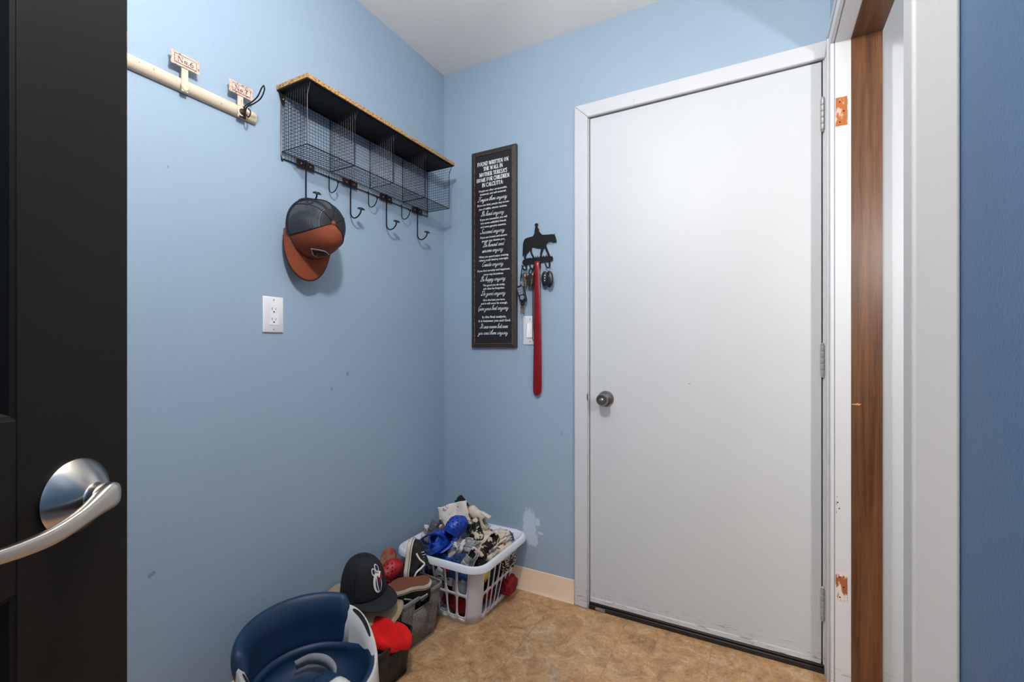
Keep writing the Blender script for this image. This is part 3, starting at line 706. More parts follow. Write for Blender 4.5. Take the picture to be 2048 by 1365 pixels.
def cap_parts(root, front_mat, back_mat, brim_mat, under_mat, btn_mat, a=.098, b=.088, h=.125, brim=.072, brim_w=1.0, curl=.35, mesh_back=True, tall=1.25):
    """local: z up through the button, +x front, opening in the z=0 plane"""
    def P_(th, ph, off=0):     # th around, ph 0 rim..1 top
        ct, st2 = math.cos(th), math.sin(th)
        r = math.cos(ph*PI/2)**(.62)
        front = max(0, ct)
        hh = h*(1+.10*(front**2)*math.sin(ph*PI))
        seam = 1-.010*abs(math.sin(3*th))**.5*math.sin(ph*PI)
        return Vector(((a+off)*ct*r*seam+.012*front*math.sin(ph*PI/2)**1*math.cos(ph*PI/2), (b+off)*st2*r*seam, (hh+off)*math.sin(ph*PI/2)**tall))
    FA = math.radians(62)
    f = MB(); f.grid(lambda u, v: P_(-FA+2*FA*u, v*.995), 28, 16)
    obj('front_panel', f, front_mat, root, solid=.0018, soff=-1, weld=True)
    k = MB()
    g0 = math.radians(36)
    def skip(u, v):
        th = FA+(2*PI-2*FA)*u
        return abs(th-PI) < g0*(1-(v/.42)**2)**.5 if v < .42 else False
    k.grid(lambda u, v: P_(FA+(2*PI-2*FA)*u, v*.995), 40, 16, skip)
    obj('back_panel', k, back_mat, root, weld=True, solid=0 if mesh_back else .0015)
    ed = MB()
    for th in (FA, -FA, FA+(2*PI-2*FA)*.27, FA+(2*PI-2*FA)*.73, PI):
        v0 = 0 if th != PI else .42
        ed.tube([P_(th, v0+(.99-v0)*i/14, .0006) for i in range(15)], .0022 if mesh_back else .0008, 6, flat=.5)
    ed.tube([P_(g0*0+FA+(2*PI-2*FA)*i/40, .01, .0005) for i in range(41) if abs(FA+(2*PI-2*FA)*i/40-PI) > g0] and [P_(FA+(PI-g0-FA)*i/20, .02, .0005) for i in range(21)], .004, 6, flat=.4)
    ed.tube([P_(-FA-(PI-g0-FA)*i/20, .02, .0005) for i in range(21)], .004, 6, flat=.4)
    ed.tube([P_(PI-g0+2*g0*i/12, .42*max(0, 1-((-g0+2*g0*i/12)/g0)**2)**.5, .0005) for i in range(13)], .003, 6, flat=.5)
    obj('seam_tape', ed, M_blackcloth, root)
    sp_ = MB(); sp_.tube([P_(PI-g0-.06+(2*g0+.12)*i/14, .015, .001) for i in range(15)], .006, 6, flat=.25)
    obj('back_strap', sp_, M_blackcloth, root)
    obj('top_button', MB().lathe([(.0075, -.001), (.0078, .002), (.005, .0045), (.0005, .0055)], (0, 0, h*1.0-.001), (0, 0, 1), 16), btn_mat, root)
    BW = math.radians(66)*brim_w
    def Bf(u, v, dz=0):
        th = -BW+2*BW*u; c_ = math.cos(th*PI/2/BW)
        r0 = P_(th, .0)
        ext = brim*(max(0, c_)**.45)*v
        x = r0.x+ext; y = r0.y*(1-.02*v)
        return Vector((x, y, r0.z-curl*(y*y)/.09*(.25+.75*v)-.06*ext+dz))
    br = MB(); br.grid(lambda u, v: Bf(u, v), 30, 10)
    obj('brim', br, [brim_mat], root, solid=.003, soff=0, weld=True)
    eb = MB(); eb.tube([Bf(i/30, 1) for i in range(31)], .0022, 6)
    obj('brim_edge', eb, under_mat, root)
    return P_
hat = thing('trucker_cap', 'rust orange trucker cap with black mesh back hanging on a shelf hook', 'cap')
HC = Vector((-1.322, 1.042, 1.490))
up_ = Vector((.95, -.10, .17)); fr_ = Vector((.0, -.12, -.97))
hat.matrix_world = frame_matrix(HC, fr_, up_)
PP = cap_parts(hat, M_rustcloth, M_capmesh, M_rustcloth, M_blackcloth, M_rustcloth, a=.098, b=.090, h=.119, brim=.078, brim_w=1.15, curl=.22)
M_silver = pmat('silver_thread', (170, 170, 176), .5, bump=.4, bscale=800)
def cap_patch(fn, root, outline, name, mat, off, ph0, sy=1, parent=None):
    g = MB(); n = len(outline); c0 = fn(0, ph0, off)
    g.add([fn(x_, ph0+z_, off) for x_, z_ in outline]+[c0], [(i, (i+1) % n, n) for i in range(n)])
    return obj(name, g, mat, root, solid=.0012, smooth=False)
dia = [(-.42, 0), (-.17, .105), (0, .13), (.17, .105), (.42, 0), (.17, -.105), (0, -.125), (-.17, -.105)]
q1 = cap_patch(PP, hat, dia, 'badge', M_silver, .002, .36)
q2 = cap_patch(PP, hat, [(x*.85, z*.78) for x, z in dia], 'badge_field', M_blackcloth, .0032, .36)
g = MB()
for seg in ([(-.12, -.05), (-.03, .06), (.02, -.02), (.10, .07)], [(-.14, .02), (-.05, -.07), (.05, .0), (.14, -.05)], [(-.03, .06), (-.05, -.07)], [(.02, -.02), (.12, .02)]):
    g.tube([PP(x, .36+z, .0046) for x, z in seg], .0017, 5)
obj('badge_emblem', g, M_rustcloth, hat)

# ================================================================ things on the BACK WALL
M_board = pmat('black_board_paint', (20, 20, 24), .55, var=.25, vscale=30)
M_bframe = pmat('dark_brown_frame', (50, 42, 37), .5, var=.3, vscale=40)
M_gold = pmat('worn_gold_line', (150, 116, 84), .6, rgb2=(66, 50, 42), vscale=90, thr=(.45, .6))
M_letter = pmat('white_lettering', (222, 224, 226), .6)
sg = thing('wall_plaque', 'tall black wall sign with white verse lettering', 'sign', (-1.0815, YB, 1.555))
SG = lambda mb: mb.xf(Matrix.Translation((1.0815, -YB, -1.555)))
bx0, bx1, bz0, bz1, by = -1.2005, -.9615, 1.0935, 2.0165, YB-.019
p_ = MB(); p_.box(bx0+.012, bx1-.012, by+.002, YB, bz0+.012, bz1-.012); obj('panel', SG(p_), M_board, sg, smooth=False)
f_ = MB(); fi = .017; yf = by
out = [(bx0, bz0), (bx1, bz0), (bx1, bz1), (bx0, bz1)]; inn = [(bx0+fi, bz0+fi), (bx1-fi, bz0+fi), (bx1-fi, bz1-fi), (bx0+fi, bz1-fi)]
for k in range(4):
    a, b, c_, d = out[k], out[(k+1) % 4], inn[(k+1) % 4], inn[k]
    f_.add([(a[0], yf+.003, a[1]), (b[0], yf+.003, b[1]), (c_[0], yf-.001, c_[1]), (d[0], yf-.001, d[1]), (a[0], YB, a[1]), (b[0], YB, b[1]), (c_[0], YB, c_[1]), (d[0], YB, d[1])],
           [(0, 1, 2, 3), (7, 6, 5, 4), (0, 4, 5, 1), (1, 5, 6, 2), (2, 6, 7, 3), (3, 7, 4, 0)])
obj('frame', SG(f_), M_bframe, sg, smooth=False)
g_ = MB(); e_ = .0007; x0, x1, z0, z1 = inn[0][0]+.001, inn[1][0]-.001, inn[0][1]+.001, inn[2][1]-.001
for a in ((x0, x1, z0, z0+e_*1.6), (x0, x1, z1-e_*1.6, z1), (x0, x0+e_*1.6, z0, z1), (x1-e_*1.6, x1, z0, z1)): g_.box(a[0], a[1], yf-.0018, yf+.003, a[2], a[3])
for (ax, az, bx_, bz_) in [(*out[k], *inn[k]) for k in range(4)]: g_.tube([(ax, yf+.0025, az), (bx_, yf-.0012, bz_)], .0009, 4)
obj('gold_trim', SG(g_), M_gold, sg, smooth=False)
LINES = [
('H', 'FOUND WRITTEN ON', 1.954, -1.082, 0.162),
('H', 'THE WALL IN', 1.93, -1.081, 0.102),
('H', "MOTHER TERESA'S", 1.904, -1.081, 0.145),
('H', 'HOME FOR CHILDREN', 1.879, -1.082, 0.171),
('H', 'IN CALCUTTA:', 1.854, -1.083, 0.111),
('r', 'People are often unreasonable,', 1.828, -1.082, 0.151),
('r', 'irrational, and self-centered.', 1.812, -1.081, 0.14),
('s', 'Forgive them anyway.', 1.786, -1.081, 0.165),
('r', 'If you are kind, people may accuse', 1.761, -1.081, 0.169),
('r', 'you of selfish, ulterior motives.', 1.743, -1.082, 0.151),
('s', 'Be kind anyway.', 1.717, -1.08, 0.132),
('r', 'If you are successful, you will', 1.693, -1.079, 0.145),
('r', 'win some unfaithful friends', 1.676, -1.08, 0.138),
('r', 'and some genuine enemies.', 1.659, -1.08, 0.138),
('s', 'Succeed anyway.', 1.634, -1.08, 0.138),
('r', 'If you are honest and sincere', 1.609, -1.078, 0.143),
('r', 'people may deceive you.', 1.592, -1.079, 0.123),
('s', 'Be honest and', 1.571, -1.077, 0.116),
('s', 'sincere anyway.', 1.546, -1.079, 0.119),
('r', 'What you spend years creating,', 1.518, -1.078, 0.159),
('r', 'others could destroy overnight.', 1.502, -1.078, 0.159),
('s', 'Create anyway.', 1.48, -1.079, 0.123),
('r', 'If you find serenity and happiness,', 1.453, -1.078, 0.174),
('r', 'some may be jealous.', 1.435, -1.079, 0.107),
('s', 'Be happy anyway.', 1.411, -1.078, 0.143),
('r', 'The good you do today,', 1.384, -1.076, 0.118),
('r', 'will often be forgotten.', 1.368, -1.077, 0.116),
('s', 'Do good anyway.', 1.344, -1.076, 0.14),
('r', 'Give the best you have,', 1.315, -1.076, 0.118),
('r', 'and it will never be enough.', 1.299, -1.075, 0.142),
('s', 'Give your best anyway.', 1.275, -1.077, 0.172),
('R', 'In the final analysis,', 1.235, -1.075, 0.129),
('R', 'it is between you and God.', 1.217, -1.074, 0.172),
('s', 'It was never between', 1.19, -1.074, 0.155),
('s', 'you and them anyway.', 1.161, -1.077, 0.167),
]
def text_mesh(txt, bold=0.0):
    cu = bpy.data.curves.new('t', 'FONT'); cu.body = txt; cu.size = 1; cu.resolution_u = 2; cu.offset = bold
    o = bpy.data.objects.new('t', cu); C.objects.link(o); bpy.context.view_layer.update()
    me = o.to_mesh(); vs = [v.co.copy() for v in me.vertices]; fs = [tuple(p.vertices) for p in me.polygons]
    o.to_mesh_clear(); bpy.data.objects.remove(o); bpy.data.curves.remove(cu)
    return vs, fs
lt = MB(); YL = yf-.0004
for k, tx, z, xc_, wd in LINES:
    if k == 'H': letters(lt, tx, SER, xc_, z-.0085, wd*1.03, .0185, (0, YL, 0), (1, 0, 0), (0, 0, 1), wT=.21, wt=.09, depth=0)
    elif k == 's': letters(lt, tx, CUR, xc_-.004, z-.007, wd*.97, .0215, (0, YL, 0), (1, 0, 0), (0, 0, 1), slant=.42, wT=.10, wt=.06, depth=0)
    else:
        vs, fs = text_mesh(tx, .022); xs = [v.x for v in vs]; w0 = max(xs)-min(xs); hgt = .0128 if k == 'r' else .0150
        lt.add([(xc_+(v.x-min(xs)-w0/2)*wd/w0, YL, z-.0042+v.y*hgt) for v in vs], fs)
obj('lettering', SG(lt), M_letter, sg, smooth=False)

# ---- light switch
sw = thing('light_switch', 'white rocker light switch half hidden behind the red shoehorn', 'switch', (-.8965, YB, 1.1695))
S_ = MB(); S_.loft([[Vector((a*(.035-q), -d_, b*(.0645-q))) for a, b in ((-1, -1), (1, -1), (1, 1), (-1, 1))] for d_, q in ((0, 0), (.0035, 0), (.006, .003))])
obj('cover_plate', S_, M_plastic, sw, bevel=.0008)
S_ = MB(); S_.add([(-.0165, -.006, -.0335), (.0165, -.006, -.0335), (.0165, -.006, .0335), (-.0165, -.006, .0335), (-.015, -.0115, -.032), (.015, -.0115, -.032), (.015, -.0068, .032), (-.015, -.0068, .032)], [(0, 1, 5, 4), (1, 2, 6, 5), (2, 3, 7, 6), (3, 0, 4, 7), (4, 5, 6, 7), (0, 3, 2, 1)])
obj('rocker', S_, M_plastic, sw)
for cz_ in (.0505, -.0505): obj('cover_screw', MB().lathe([(.0028, 0), (.0026, .0008), (.001, .001)], (0, -.006, cz_), (0, -1, 0), 12), M_rivet, sw)

# ---- horse and rider key holder
M_iron = pmat('black_iron_plate', (17, 17, 18), .45, .3)
kh = thing('key_holder', 'black metal key holder with cut out horse and rider', 'key holder', (-.86, YB, 1.48))
KH = lambda mb: mb.xf(Matrix.Translation((.86, -YB, -1.48)))
horse = [(-0.004, 0.145), (0.001, 0.143), (0.003, 0.139), (0.007, 0.138), (0.003, 0.136), (0.001, 0.131), (0.003, 0.122), (0.008, 0.117), (0.009, 0.113), (0.006, 0.11), (0.015, 0.099), (0.023, 0.09), (0.039, 0.088), (0.064, 0.087), (0.074, 0.087), (0.079, 0.084), (0.084, 0.088), (0.083, 0.083), (0.087, 0.075), (0.092, 0.056), (0.092, 0.05), (0.079, 0.051), (0.068, 0.055), (0.053, 0.056), (0.046, 0.05), (0.043, 0.041), (0.048, 0.027), (0.055, 0.01), (0.064, -0.010), (0.053, -0.010), (0.044, 0.014), (0.034, 0.034), (0.031, 0.029), (0.025, 0.013), (0.021, 0.003), (0.025, -0.009), (0.015, -0.009), (0.014, 0.007), (0.017, 0.023), (0.018, 0.033), (0.001, 0.033), (-0.023, 0.043), (-0.027, 0.035), (-0.028, 0.021), (-0.019, 0.002), (-0.013, -0.009), (-0.021, -0.009), (-0.031, 0.011), (-0.038, 0.032), (-0.042, 0.023), (-0.052, 0.013), (-0.057, 0.002), (-0.056, -0.010), (-0.065, -0.010), (-0.0655, 0.011), (-0.0655, 0.025), (-0.068, 0.011), (-0.071, 0.002), (-0.073, 0.008), (-0.072, 0.033), (-0.071, 0.06), (-0.067, 0.072), (-0.06, 0.082), (-0.044, 0.086), (-0.023, 0.088), (-0.018, 0.093), (-0.014, 0.099), (-0.0135, 0.111), (-0.011, 0.121), (-0.009, 0.131), (-0.012, 0.136), (-0.014, 0.139), (-0.009, 0.142), (-0.008, 0.145)]
base = [(-0.072, -0.016), (-.065,-.011),(-.056,-.009),(-.0555,-.004),(-.052,-.009),(-.048,-.0085),(-.0475,-.001),(-.044,-.008),(-.038,-.008),(-.036,-.003),(-.033,-.008),(-.022,-.008),(-.019,-.002),(-.016,-.008),(-.010,-.008),(-.008,0),(-.005,-.008),(0,-.008),(.003,.001),(.005,-.008),(.011,-.008),(.013,-.002),(.016,-.008),(.028,-.008),(.031,-.001),(.034,-.008),(.040,-.008),(.044,0),(.046,-.008),(.050,-.008),(.053,-.002),(.057,-.008), (0.072, -0.009), (0.075, -0.016), (0.075, -0.026), (0.068, -0.03), (0.053, -0.031), (0.031, -0.032), (-0.018, -0.032), (-0.044, -0.034), (-0.06, -0.036), (-0.069, -0.034), (-0.074, -0.026)]
YK = YB-.006
k_ = MB(); k_.poly(horse, (-.86, YK, 1.50), (1, 0, 0), (0, 0, 1), .0022); obj('horse_and_rider', KH(k_), M_iron, kh, smooth=False)
k_ = MB(); k_.poly(base, (-.86, YK-.0003, 1.50), (1, 0, 0), (0, 0, 1), .0026); k_.box(-.905, -.895, YK, YB, 1.475, 1.485); k_.box(-.82, -.81, YK, YB, 1.475, 1.485); obj('base_bar', KH(k_), M_iron, kh, smooth=False)
k_ = MB(); k_.tube(smoothpath([(-.781, YK-.001, 1.556), (-.776, YK-.003, 1.549), (-.79, YK-.003, 1.545), (-.806, YK-.003, 1.549), (-.812, YK-.003, 1.556)], 5), .0008, 5); obj('rein', KH(k_), M_iron, kh)
hooks_x = (-.9145, -.877, -.8475, -.8015)
for hx in hooks_x:
    k_ = MB(); k_.box(hx-.0036, hx+.0036, YK-.001, YK+.0012, 1.446, 1.478); k_.tube([Vector((hx, YK-.002, 1.458)), Vector((hx, YK-.002, 1.454))]+smoothpath([(hx, YK-.002, 1.448), (hx-.001, YK-.008, 1.441), (hx-.003, YK-.018, 1.440), (hx-.006, YK-.025, 1.447), (hx-.008, YK-.028, 1.459)], 4), .0036, 6, flat=.6)
    obj('key_hook', KH(k_), M_iron, kh)
# ---- things hanging on it
M_keyb = pmat('brass_key', (196, 150, 84), .35, 1.0); M_keys = pmat('steel_key', (170, 170, 176), .3, 1.0)
M_bplast = pmat('black_fob_plastic', (20, 21, 24), .35); M_leather = pmat('black_leather', (22, 20, 20), .5, bump=.4, bscale=300)
M_red = pmat('red_glossy_plastic', (124, 5, 14), .28, var=.08, vscale=20)
M_btn = pmat('grey_button', (120, 128, 138), .5)
def key_outline(): 
    a = [(math.cos(t)*.011, -.011+math.sin(t)*.010) for t in [PI*(-.35+1.7*i/14) for i in range(15)]]
    return [(.004, -.021)]+a+[(-.004, -.021), (-.004, -.046), (-.002, -.049), (.001, -.049), (.003, -.046), (.001, -.043), (.004, -.040), (.002, -.036), (.004, -.032), (.002, -.028)]
def key(mb, o, tilt, turn, s=1.0):
    ex = Vector((math.cos(turn)*math.cos(tilt), -math.sin(turn), math.sin(tilt)))*s; ez = Vector((-math.sin(tilt), 0, math.cos(tilt)))*s
    return mb.poly(key_outline(), o, ex, ez, .002)
def ring_(mb, c, r, tilt=0, th=.0011):
    c = Vector(c); return mb.tube([c+Vector((math.cos(a)*r*math.cos(tilt), math.sin(a)*.004-math.cos(a)*r*math.sin(tilt), math.sin(a)*r)) for a in [2*PI*i/20 for i in range(20)]], th, 6, closed=True)
Yk = YK-.018
kb_ = thing('key_bunch', 'bunch of brass and steel keys with black leather tag on the left hook', 'keys', (-.902, Yk, 1.44))
KB = lambda mb: mb.xf(Matrix.Translation((.902, -Yk, -1.44)))
obj('key_ring', KB(ring_(MB(), (-.907, Yk, 1.428), .015, .5, .0014)), M_keys, kb_)
for dx, tl, tn, m_ in ((-.006, .10, .9, M_keyb), (.000, .02, 1.0, M_keyb), (.006, -.06, .8, M_keys), (-.013, .16, .6, M_keys), (.034, -.06, .8, M_keys), (.040, -.14, .9, M_keyb)):
    obj('key', KB(key(MB(), (-.907+dx, Yk-.006-abs(dx)*.2, 1.424), tl, tn, 1.22)), m_, kb_, smooth=False)
g = MB(); g.poly([(-.0150, 0), (.0150, 0), (.017, -.006), (.0165, -.040), (.011, -.046), (-.011, -.046), (-.0165, -.040), (-.017, -.006)], (-.882, Yk-.003, 1.412), (1, 0, 0), (0, 0, 1), .011)
obj('leather_tag', KB(g), M_leather, kb_, bevel=.003)
g = MB(); g.tube(smoothpath([(-.882, Yk-.006, 1.408), (-.890, Yk-.006, 1.425), (-.880, Yk-.006, 1.444), (-.872, Yk-.006, 1.425), (-.882, Yk-.006, 1.408)], 5), .0034, 6); obj('tag_loop', KB(g), M_leather, kb_)
ln = thing('lanyard', 'black webbing loop on the left hook holding a grey button car fob', 'lanyard', (-.918, Yk, 1.445))
LN = lambda mb: mb.xf(Matrix.Translation((.918, -Yk, -1.445)))
g = MB(); g.tube(smoothpath([(-.903, Yk-.001, 1.440), (-.912, Yk-.002, 1.456), (-.925, Yk-.002, 1.448), (-.932, Yk-.003, 1.41), (-.932, Yk-.004, 1.385)], 6), .0042, 6, flat=.4, up=(1, 0, 0)); obj('strap', LN(g), M_leather, ln)
g = MB(); g.box(-.9345, -.9265, Yk-.008, Yk-.002, 1.371, 1.388); obj('clasp', LN(g), M_keys, ln, bevel=.001)
fo = frame_matrix((-.925, Yk-.006, 1.332), (.96, 0, .27), (-.27, -.02, .96)) @ Matrix.Scale(1.28, 4)
g = MB(); ro = [(.0125, .024), (.014, .010), (.0125, -.024), (.007, -.031), (-.007, -.031), (-.0125, -.024), (-.014, .010), (-.0125, .024), (-.007, .030), (.007, .030)]
g.poly(ro, (0, .006, 0), (1, 0, 0), (0, 0, 1), .012); obj('car_fob', g, M_bplast, ln, bevel=.003, M=Matrix.Translation((.918, -Yk, -1.445)) @ fo)
g = MB()
for zz, hh in ((.019, .004), (.010, .004), (.001, .004)): g.box(-.009, .009, -.0071, -.0058, zz-hh, zz+hh)
g.lathe([(.008, 0), (.008, .0013)], (0, -.0058, -.014), (0, -1, 0), 16)
obj('fob_button', g, M_btn, ln, bevel=.0006, M=Matrix.Translation((.918, -Yk, -1.445)) @ fo)
sk = thing('small_keys', 'dark key head with two thin brass keys dangling above the light switch', 'keys', (-.921, Yk, 1.29))
SK = lambda mb: mb.xf(Matrix.Translation((.921, -Yk, -1.29)))
g = MB(); g.lathe([(.001, 0), (.0095, .001), (.0105, .004), (.0095, .007), (.001, .008)], (-.921, Yk-.002, 1.286), (0, -1, 0), 16); obj('key_head', SK(g), M_bplast, sk)
obj('split_ring', SK(ring_(MB(), (-.9205, Yk-.005, 1.302), .008, .3, .0008)), M_keys, sk)
for dx, tl in ((-.004, -.12), (.003, .06)): obj('key', SK(key(MB(), (-.921+dx, Yk-.006, 1.283), tl, .8, .9)), M_keyb, sk, smooth=False)
for nm, lb, x, z, mt, s in (('car_fob', 'oval black car fob hanging right of the red shoehorn', -.793, 1.388, M_bplast, 1.12), ('car_fob', 'smaller dark fob half behind the red shoehorn, beside the oval fob', -.815, 1.392, M_leather, 1.0)):
    t_ = thing(nm, lb, 'car key', (x, Yk, z)); g = MB()
    g.ball((0, -.004, 0), .0165*s, (1.0, .5, 1.95), 20); obj('fob_body', g, mt, t_)
    obj('split_ring', ring_(MB(), (.002, .001, .036*s), .009, .2, .0009), M_keys, t_)
    g = MB()
    for zz in (.012, .001, -.010): g.ball((.002, -.0115, zz), .0035, (1, .35, 1.1), 10)
    obj('fob_button', g, M_btn if s > 1 else M_keys, t_)
# ---- red shoehorn
hn = thing('shoehorn', 'long red plastic shoehorn with black cord hanging from the key holder', 'shoehorn', (-.85, YB, 1.46))
HN = lambda mb: mb.xf(Matrix.Translation((.85, -YB, -1.46)))
prof_h = [(1.467, .012, -.852, .0235), (1.471, .013, -.851, .031), (1.468, .0135, -.850, .0385), (1.455, .0138, -.850, .041), (1.42, .0138, -.850, .040), (1.30, .0150, -.8505, .034), (1.15, .0175, -.853, .027), (1.05, .0195, -.8555, .024), (.95, .0212, -.857, .022), (.905, .0212, -.858, .021), (.890, .0180, -.858, .0205), (.884, .011, -.858, .0205), (.882, .002, -.858, .0205)]
def hrings(th):
    R_ = []
    for z, hw, xc_, dy in prof_h:
        r = []
        for i in range(13):
            u = -1+i/6; r.append(Vector((xc_+hw*u, YB-dy+(.006*(hw/.0138))*u*u+.0, z)))
        R_.append(r)
    return R_
g = MB(); g.loft(hrings(0), closed=False); obj('horn_blade', HN(g), M_red, hn, solid=.0024, sub=1)
g = MB(); g.tube(smoothpath([(-.853, YB-.043, 1.449), (-.862, YB-.040, 1.44), (-.873, YB-.030, 1.40), (-.8745, YB-.026, 1.32), (-.876, YB-.022, 1.22), (-.8765, YB-.02, 1.135), (-.873, YB-.02, 1.125), (-.870, YB-.021, 1.135), (-.871, YB-.024, 1.22), (-.8695, YB-.028, 1.32), (-.866, YB-.034, 1.40), (-.855, YB-.043, 1.446)], 6), .0014, 6)
obj('hanging_cord', HN(g), M_blackcloth, hn)
# ================================================================ things on the FLOOR
RV, UV_, CV = Vector((.82, .57, 0)), Vector((-.22, .32, .92)), Vector((.52, -.76, .39))
def V(r, u, c): return RV*r+UV_*u+CV*c
def place(t, loc, x, z): t.matrix_world = frame_matrix(loc, x, z); return t

# ---- materials
M_navy = pmat('navy_soft_foam', (20, 50, 80), .5, var=.12, vscale=25, bump=.15, bscale=300)
M_shell = pmat('white_seat_shell', (214, 212, 208), .35)
M_strap = pmat('grey_webbing', (150, 152, 156), .8, bump=.8, bscale=250, stretch=(1, 6, 1))
M_basket = pmat('white_basket_plastic', (222, 224, 232), .32)
M_shoeblk = pmat('black_canvas', (20, 20, 22), .8, bump=.5, bscale=600)
M_offwhite = pmat('off_white_rubber', (206, 196, 180), .55, var=.08, vscale=40)
M_white = pmat('white_stitch', (226, 222, 214), .7)
M_inner = pmat('dark_lining', (26, 24, 24), .95)
M_blueeva = pmat('blue_foam_rubber', (14, 66, 172), .42, var=.08, vscale=20)
M_bluedk = pmat('dark_hole_blue', (6, 18, 60), .8)
M_redeva = pmat('red_foam_rubber', (168, 28, 34), .5, var=.15, vscale=30)
M_reddk = pmat('dark_hole_red', (60, 8, 10), .8)
M_redsole = pmat('mottled_sole', (134, 96, 66), .8, rgb2=(150, 40, 34), vscale=35, thr=(.45, .6))
M_beige = pmat('khaki_cloth', (158, 142, 112), .85, var=.08, vscale=30, bump=.4, bscale=500)
M_redfleece = pmat('bright_red_fleece', (214, 10, 10), .95, var=.14, vscale=25, bump=.9, bscale=380, bdist=.002)
M_darkred = pmat('dark_red_cloth', (132, 14, 24), .9, var=.25, vscale=18, bump=.5, bscale=260)
M_darkcl = pmat('black_clothes', (24, 24, 30), .9, var=.4, vscale=12)
M_navycl = pmat('navy_cloth', (22, 38, 66), .9, rgb2=(26, 74, 124), vscale=14)
M_bluecl = pmat('royal_blue_cloth', (24, 74, 140), .85, var=.2, vscale=20)
M_creamcl = pmat('cream_cloth', (212, 200, 182), .9, rgb2=(190, 150, 132), vscale=26, thr=(.62, .7))
M_floral = pmat('white_floral_cloth', (222, 214, 200), .85, rgb2=(150, 84, 130), vscale=55, thr=(.62, .65))
M_greycl = pmat('grey_cloth', (128, 130, 134), .9, rgb2=(176, 176, 178), vscale=14)
M_brownsuede = pmat('brown_suede', (136, 96, 66), .9, var=.15, vscale=30)
M_yellow = pmat('yellow_cloth', (206, 176, 70), .8)
M_pinkrim = pmat('pink_trim', (200, 156, 166), .7, rgb2=(228, 214, 214), vscale=90)
M_paleblue = pmat('pale_blue_band', (110, 140, 160), .8)
M_camo = pmat('black_cream_marbled', (18, 18, 20), .6, rgb2=(206, 190, 160), vscale=42, thr=(.52, .55))
M_meshshoe = pmat('grey_mesh_shoe', (74, 76, 86), .8, rgb2=(110, 92, 90), vscale=40)
def pattern_mat(name, base, spot, scale, thr, rough=.8, kind='dots', vec=None):
    m, t, p, tc = newmat(name, base, rough)
    if kind == 'dots':
        vo = t.new('ShaderNodeTexVoronoi'); vo.inputs['Scale'].default_value = scale; vo.inputs['Randomness'].default_value = .35
        t.link(tc, vo.inputs['Vector']); f = t.math('SUBTRACT', 1.0, t.smooth(vo.outputs['Distance'], thr-.04, thr+.04))
    elif kind == 'grid':
        s = t.new('ShaderNodeSeparateXYZ'); t.link(tc, s.inputs[0])
        a = t.math('ABSOLUTE', t.math('SUBTRACT', t.math('FRACT', t.math('MULTIPLY', s.outputs[0], scale)), .5))
        b = t.math('ABSOLUTE', t.math('SUBTRACT', t.math('FRACT', t.math('MULTIPLY', s.outputs[1], scale)), .5))
        f = t.smooth(t.math('MAXIMUM', a, b), thr-.05, thr+.05); f = t.math('SUBTRACT', 1.0, f)
    else:
        s = t.new('ShaderNodeSeparateXYZ'); t.link(tc, s.inputs[0])
        a = t.math('GREATER_THAN', t.math('FRACT', t.math('MULTIPLY', t.math('ADD', s.outputs[0], s.outputs[2]), scale)), thr)
        b = t.math('GREATER_THAN', t.math('FRACT', t.math('MULTIPLY', t.math('SUBTRACT', s.outputs[1], s.outputs[2]), scale)), thr)
        f = t.math('MULTIPLY', t.math('ADD', a, b), .5)
    t.link(t.mix(f, srgb(*base), srgb(*spot)), p.inputs['Base Color'])
    return m
M_polka = pattern_mat('black_white_dots', (24, 22, 24), (226, 216, 204), 105, .38)
M_dotwhite = pattern_mat('white_dotted_towel', (206, 204, 208), (60, 56, 84), 80, .17)
M_plaid = pattern_mat('grey_plaid', (206, 200, 194), (116, 112, 114), 24, .5, kind='plaid')
M_gum = pattern_mat('brown_waffle_sole', (120, 66, 40), (66, 30, 20), 160, .28, .7, 'grid')
def weave_mat(name, base, hole, scale=95):
    m, t, p, tc = newmat(name, base, .45)
    mp = t.new('ShaderNodeMapping'); mp.inputs['Scale'].default_value = (1, 1, 1.3); t.link(tc, mp.inputs[0])
    vo = t.new('ShaderNodeTexVoronoi'); vo.inputs['Scale'].default_value = scale; vo.inputs['Randomness'].default_value = .45
    t.link(mp.outputs[0], vo.inputs['Vector'])
    f = t.math('SUBTRACT', 1.0, t.smooth(vo.outputs['Distance'], .30, .40))
    n = t.new('ShaderNodeSeparateXYZ'); t.link(tc, n.inputs[0])
    t.link(t.mix(f, srgb(*base), srgb(*hole)), p.inputs['Base Color'])
    t.link(t.bump(t.math('SUBTRACT', 1.0, f), .9, .0015), p.inputs['Normal'])
    return m
M_greybin = weave_mat('grey_woven_plastic', (122, 118, 116), (58, 56, 57), 125); M_greyrim = pmat('grey_bin_rim', (124, 122, 120), .4)
M_blkbin = weave_mat('black_woven_plastic', (24, 22, 21), (9, 8, 8), 125); M_blkrim = pmat('black_bin_rim', (24, 22, 22), .4)

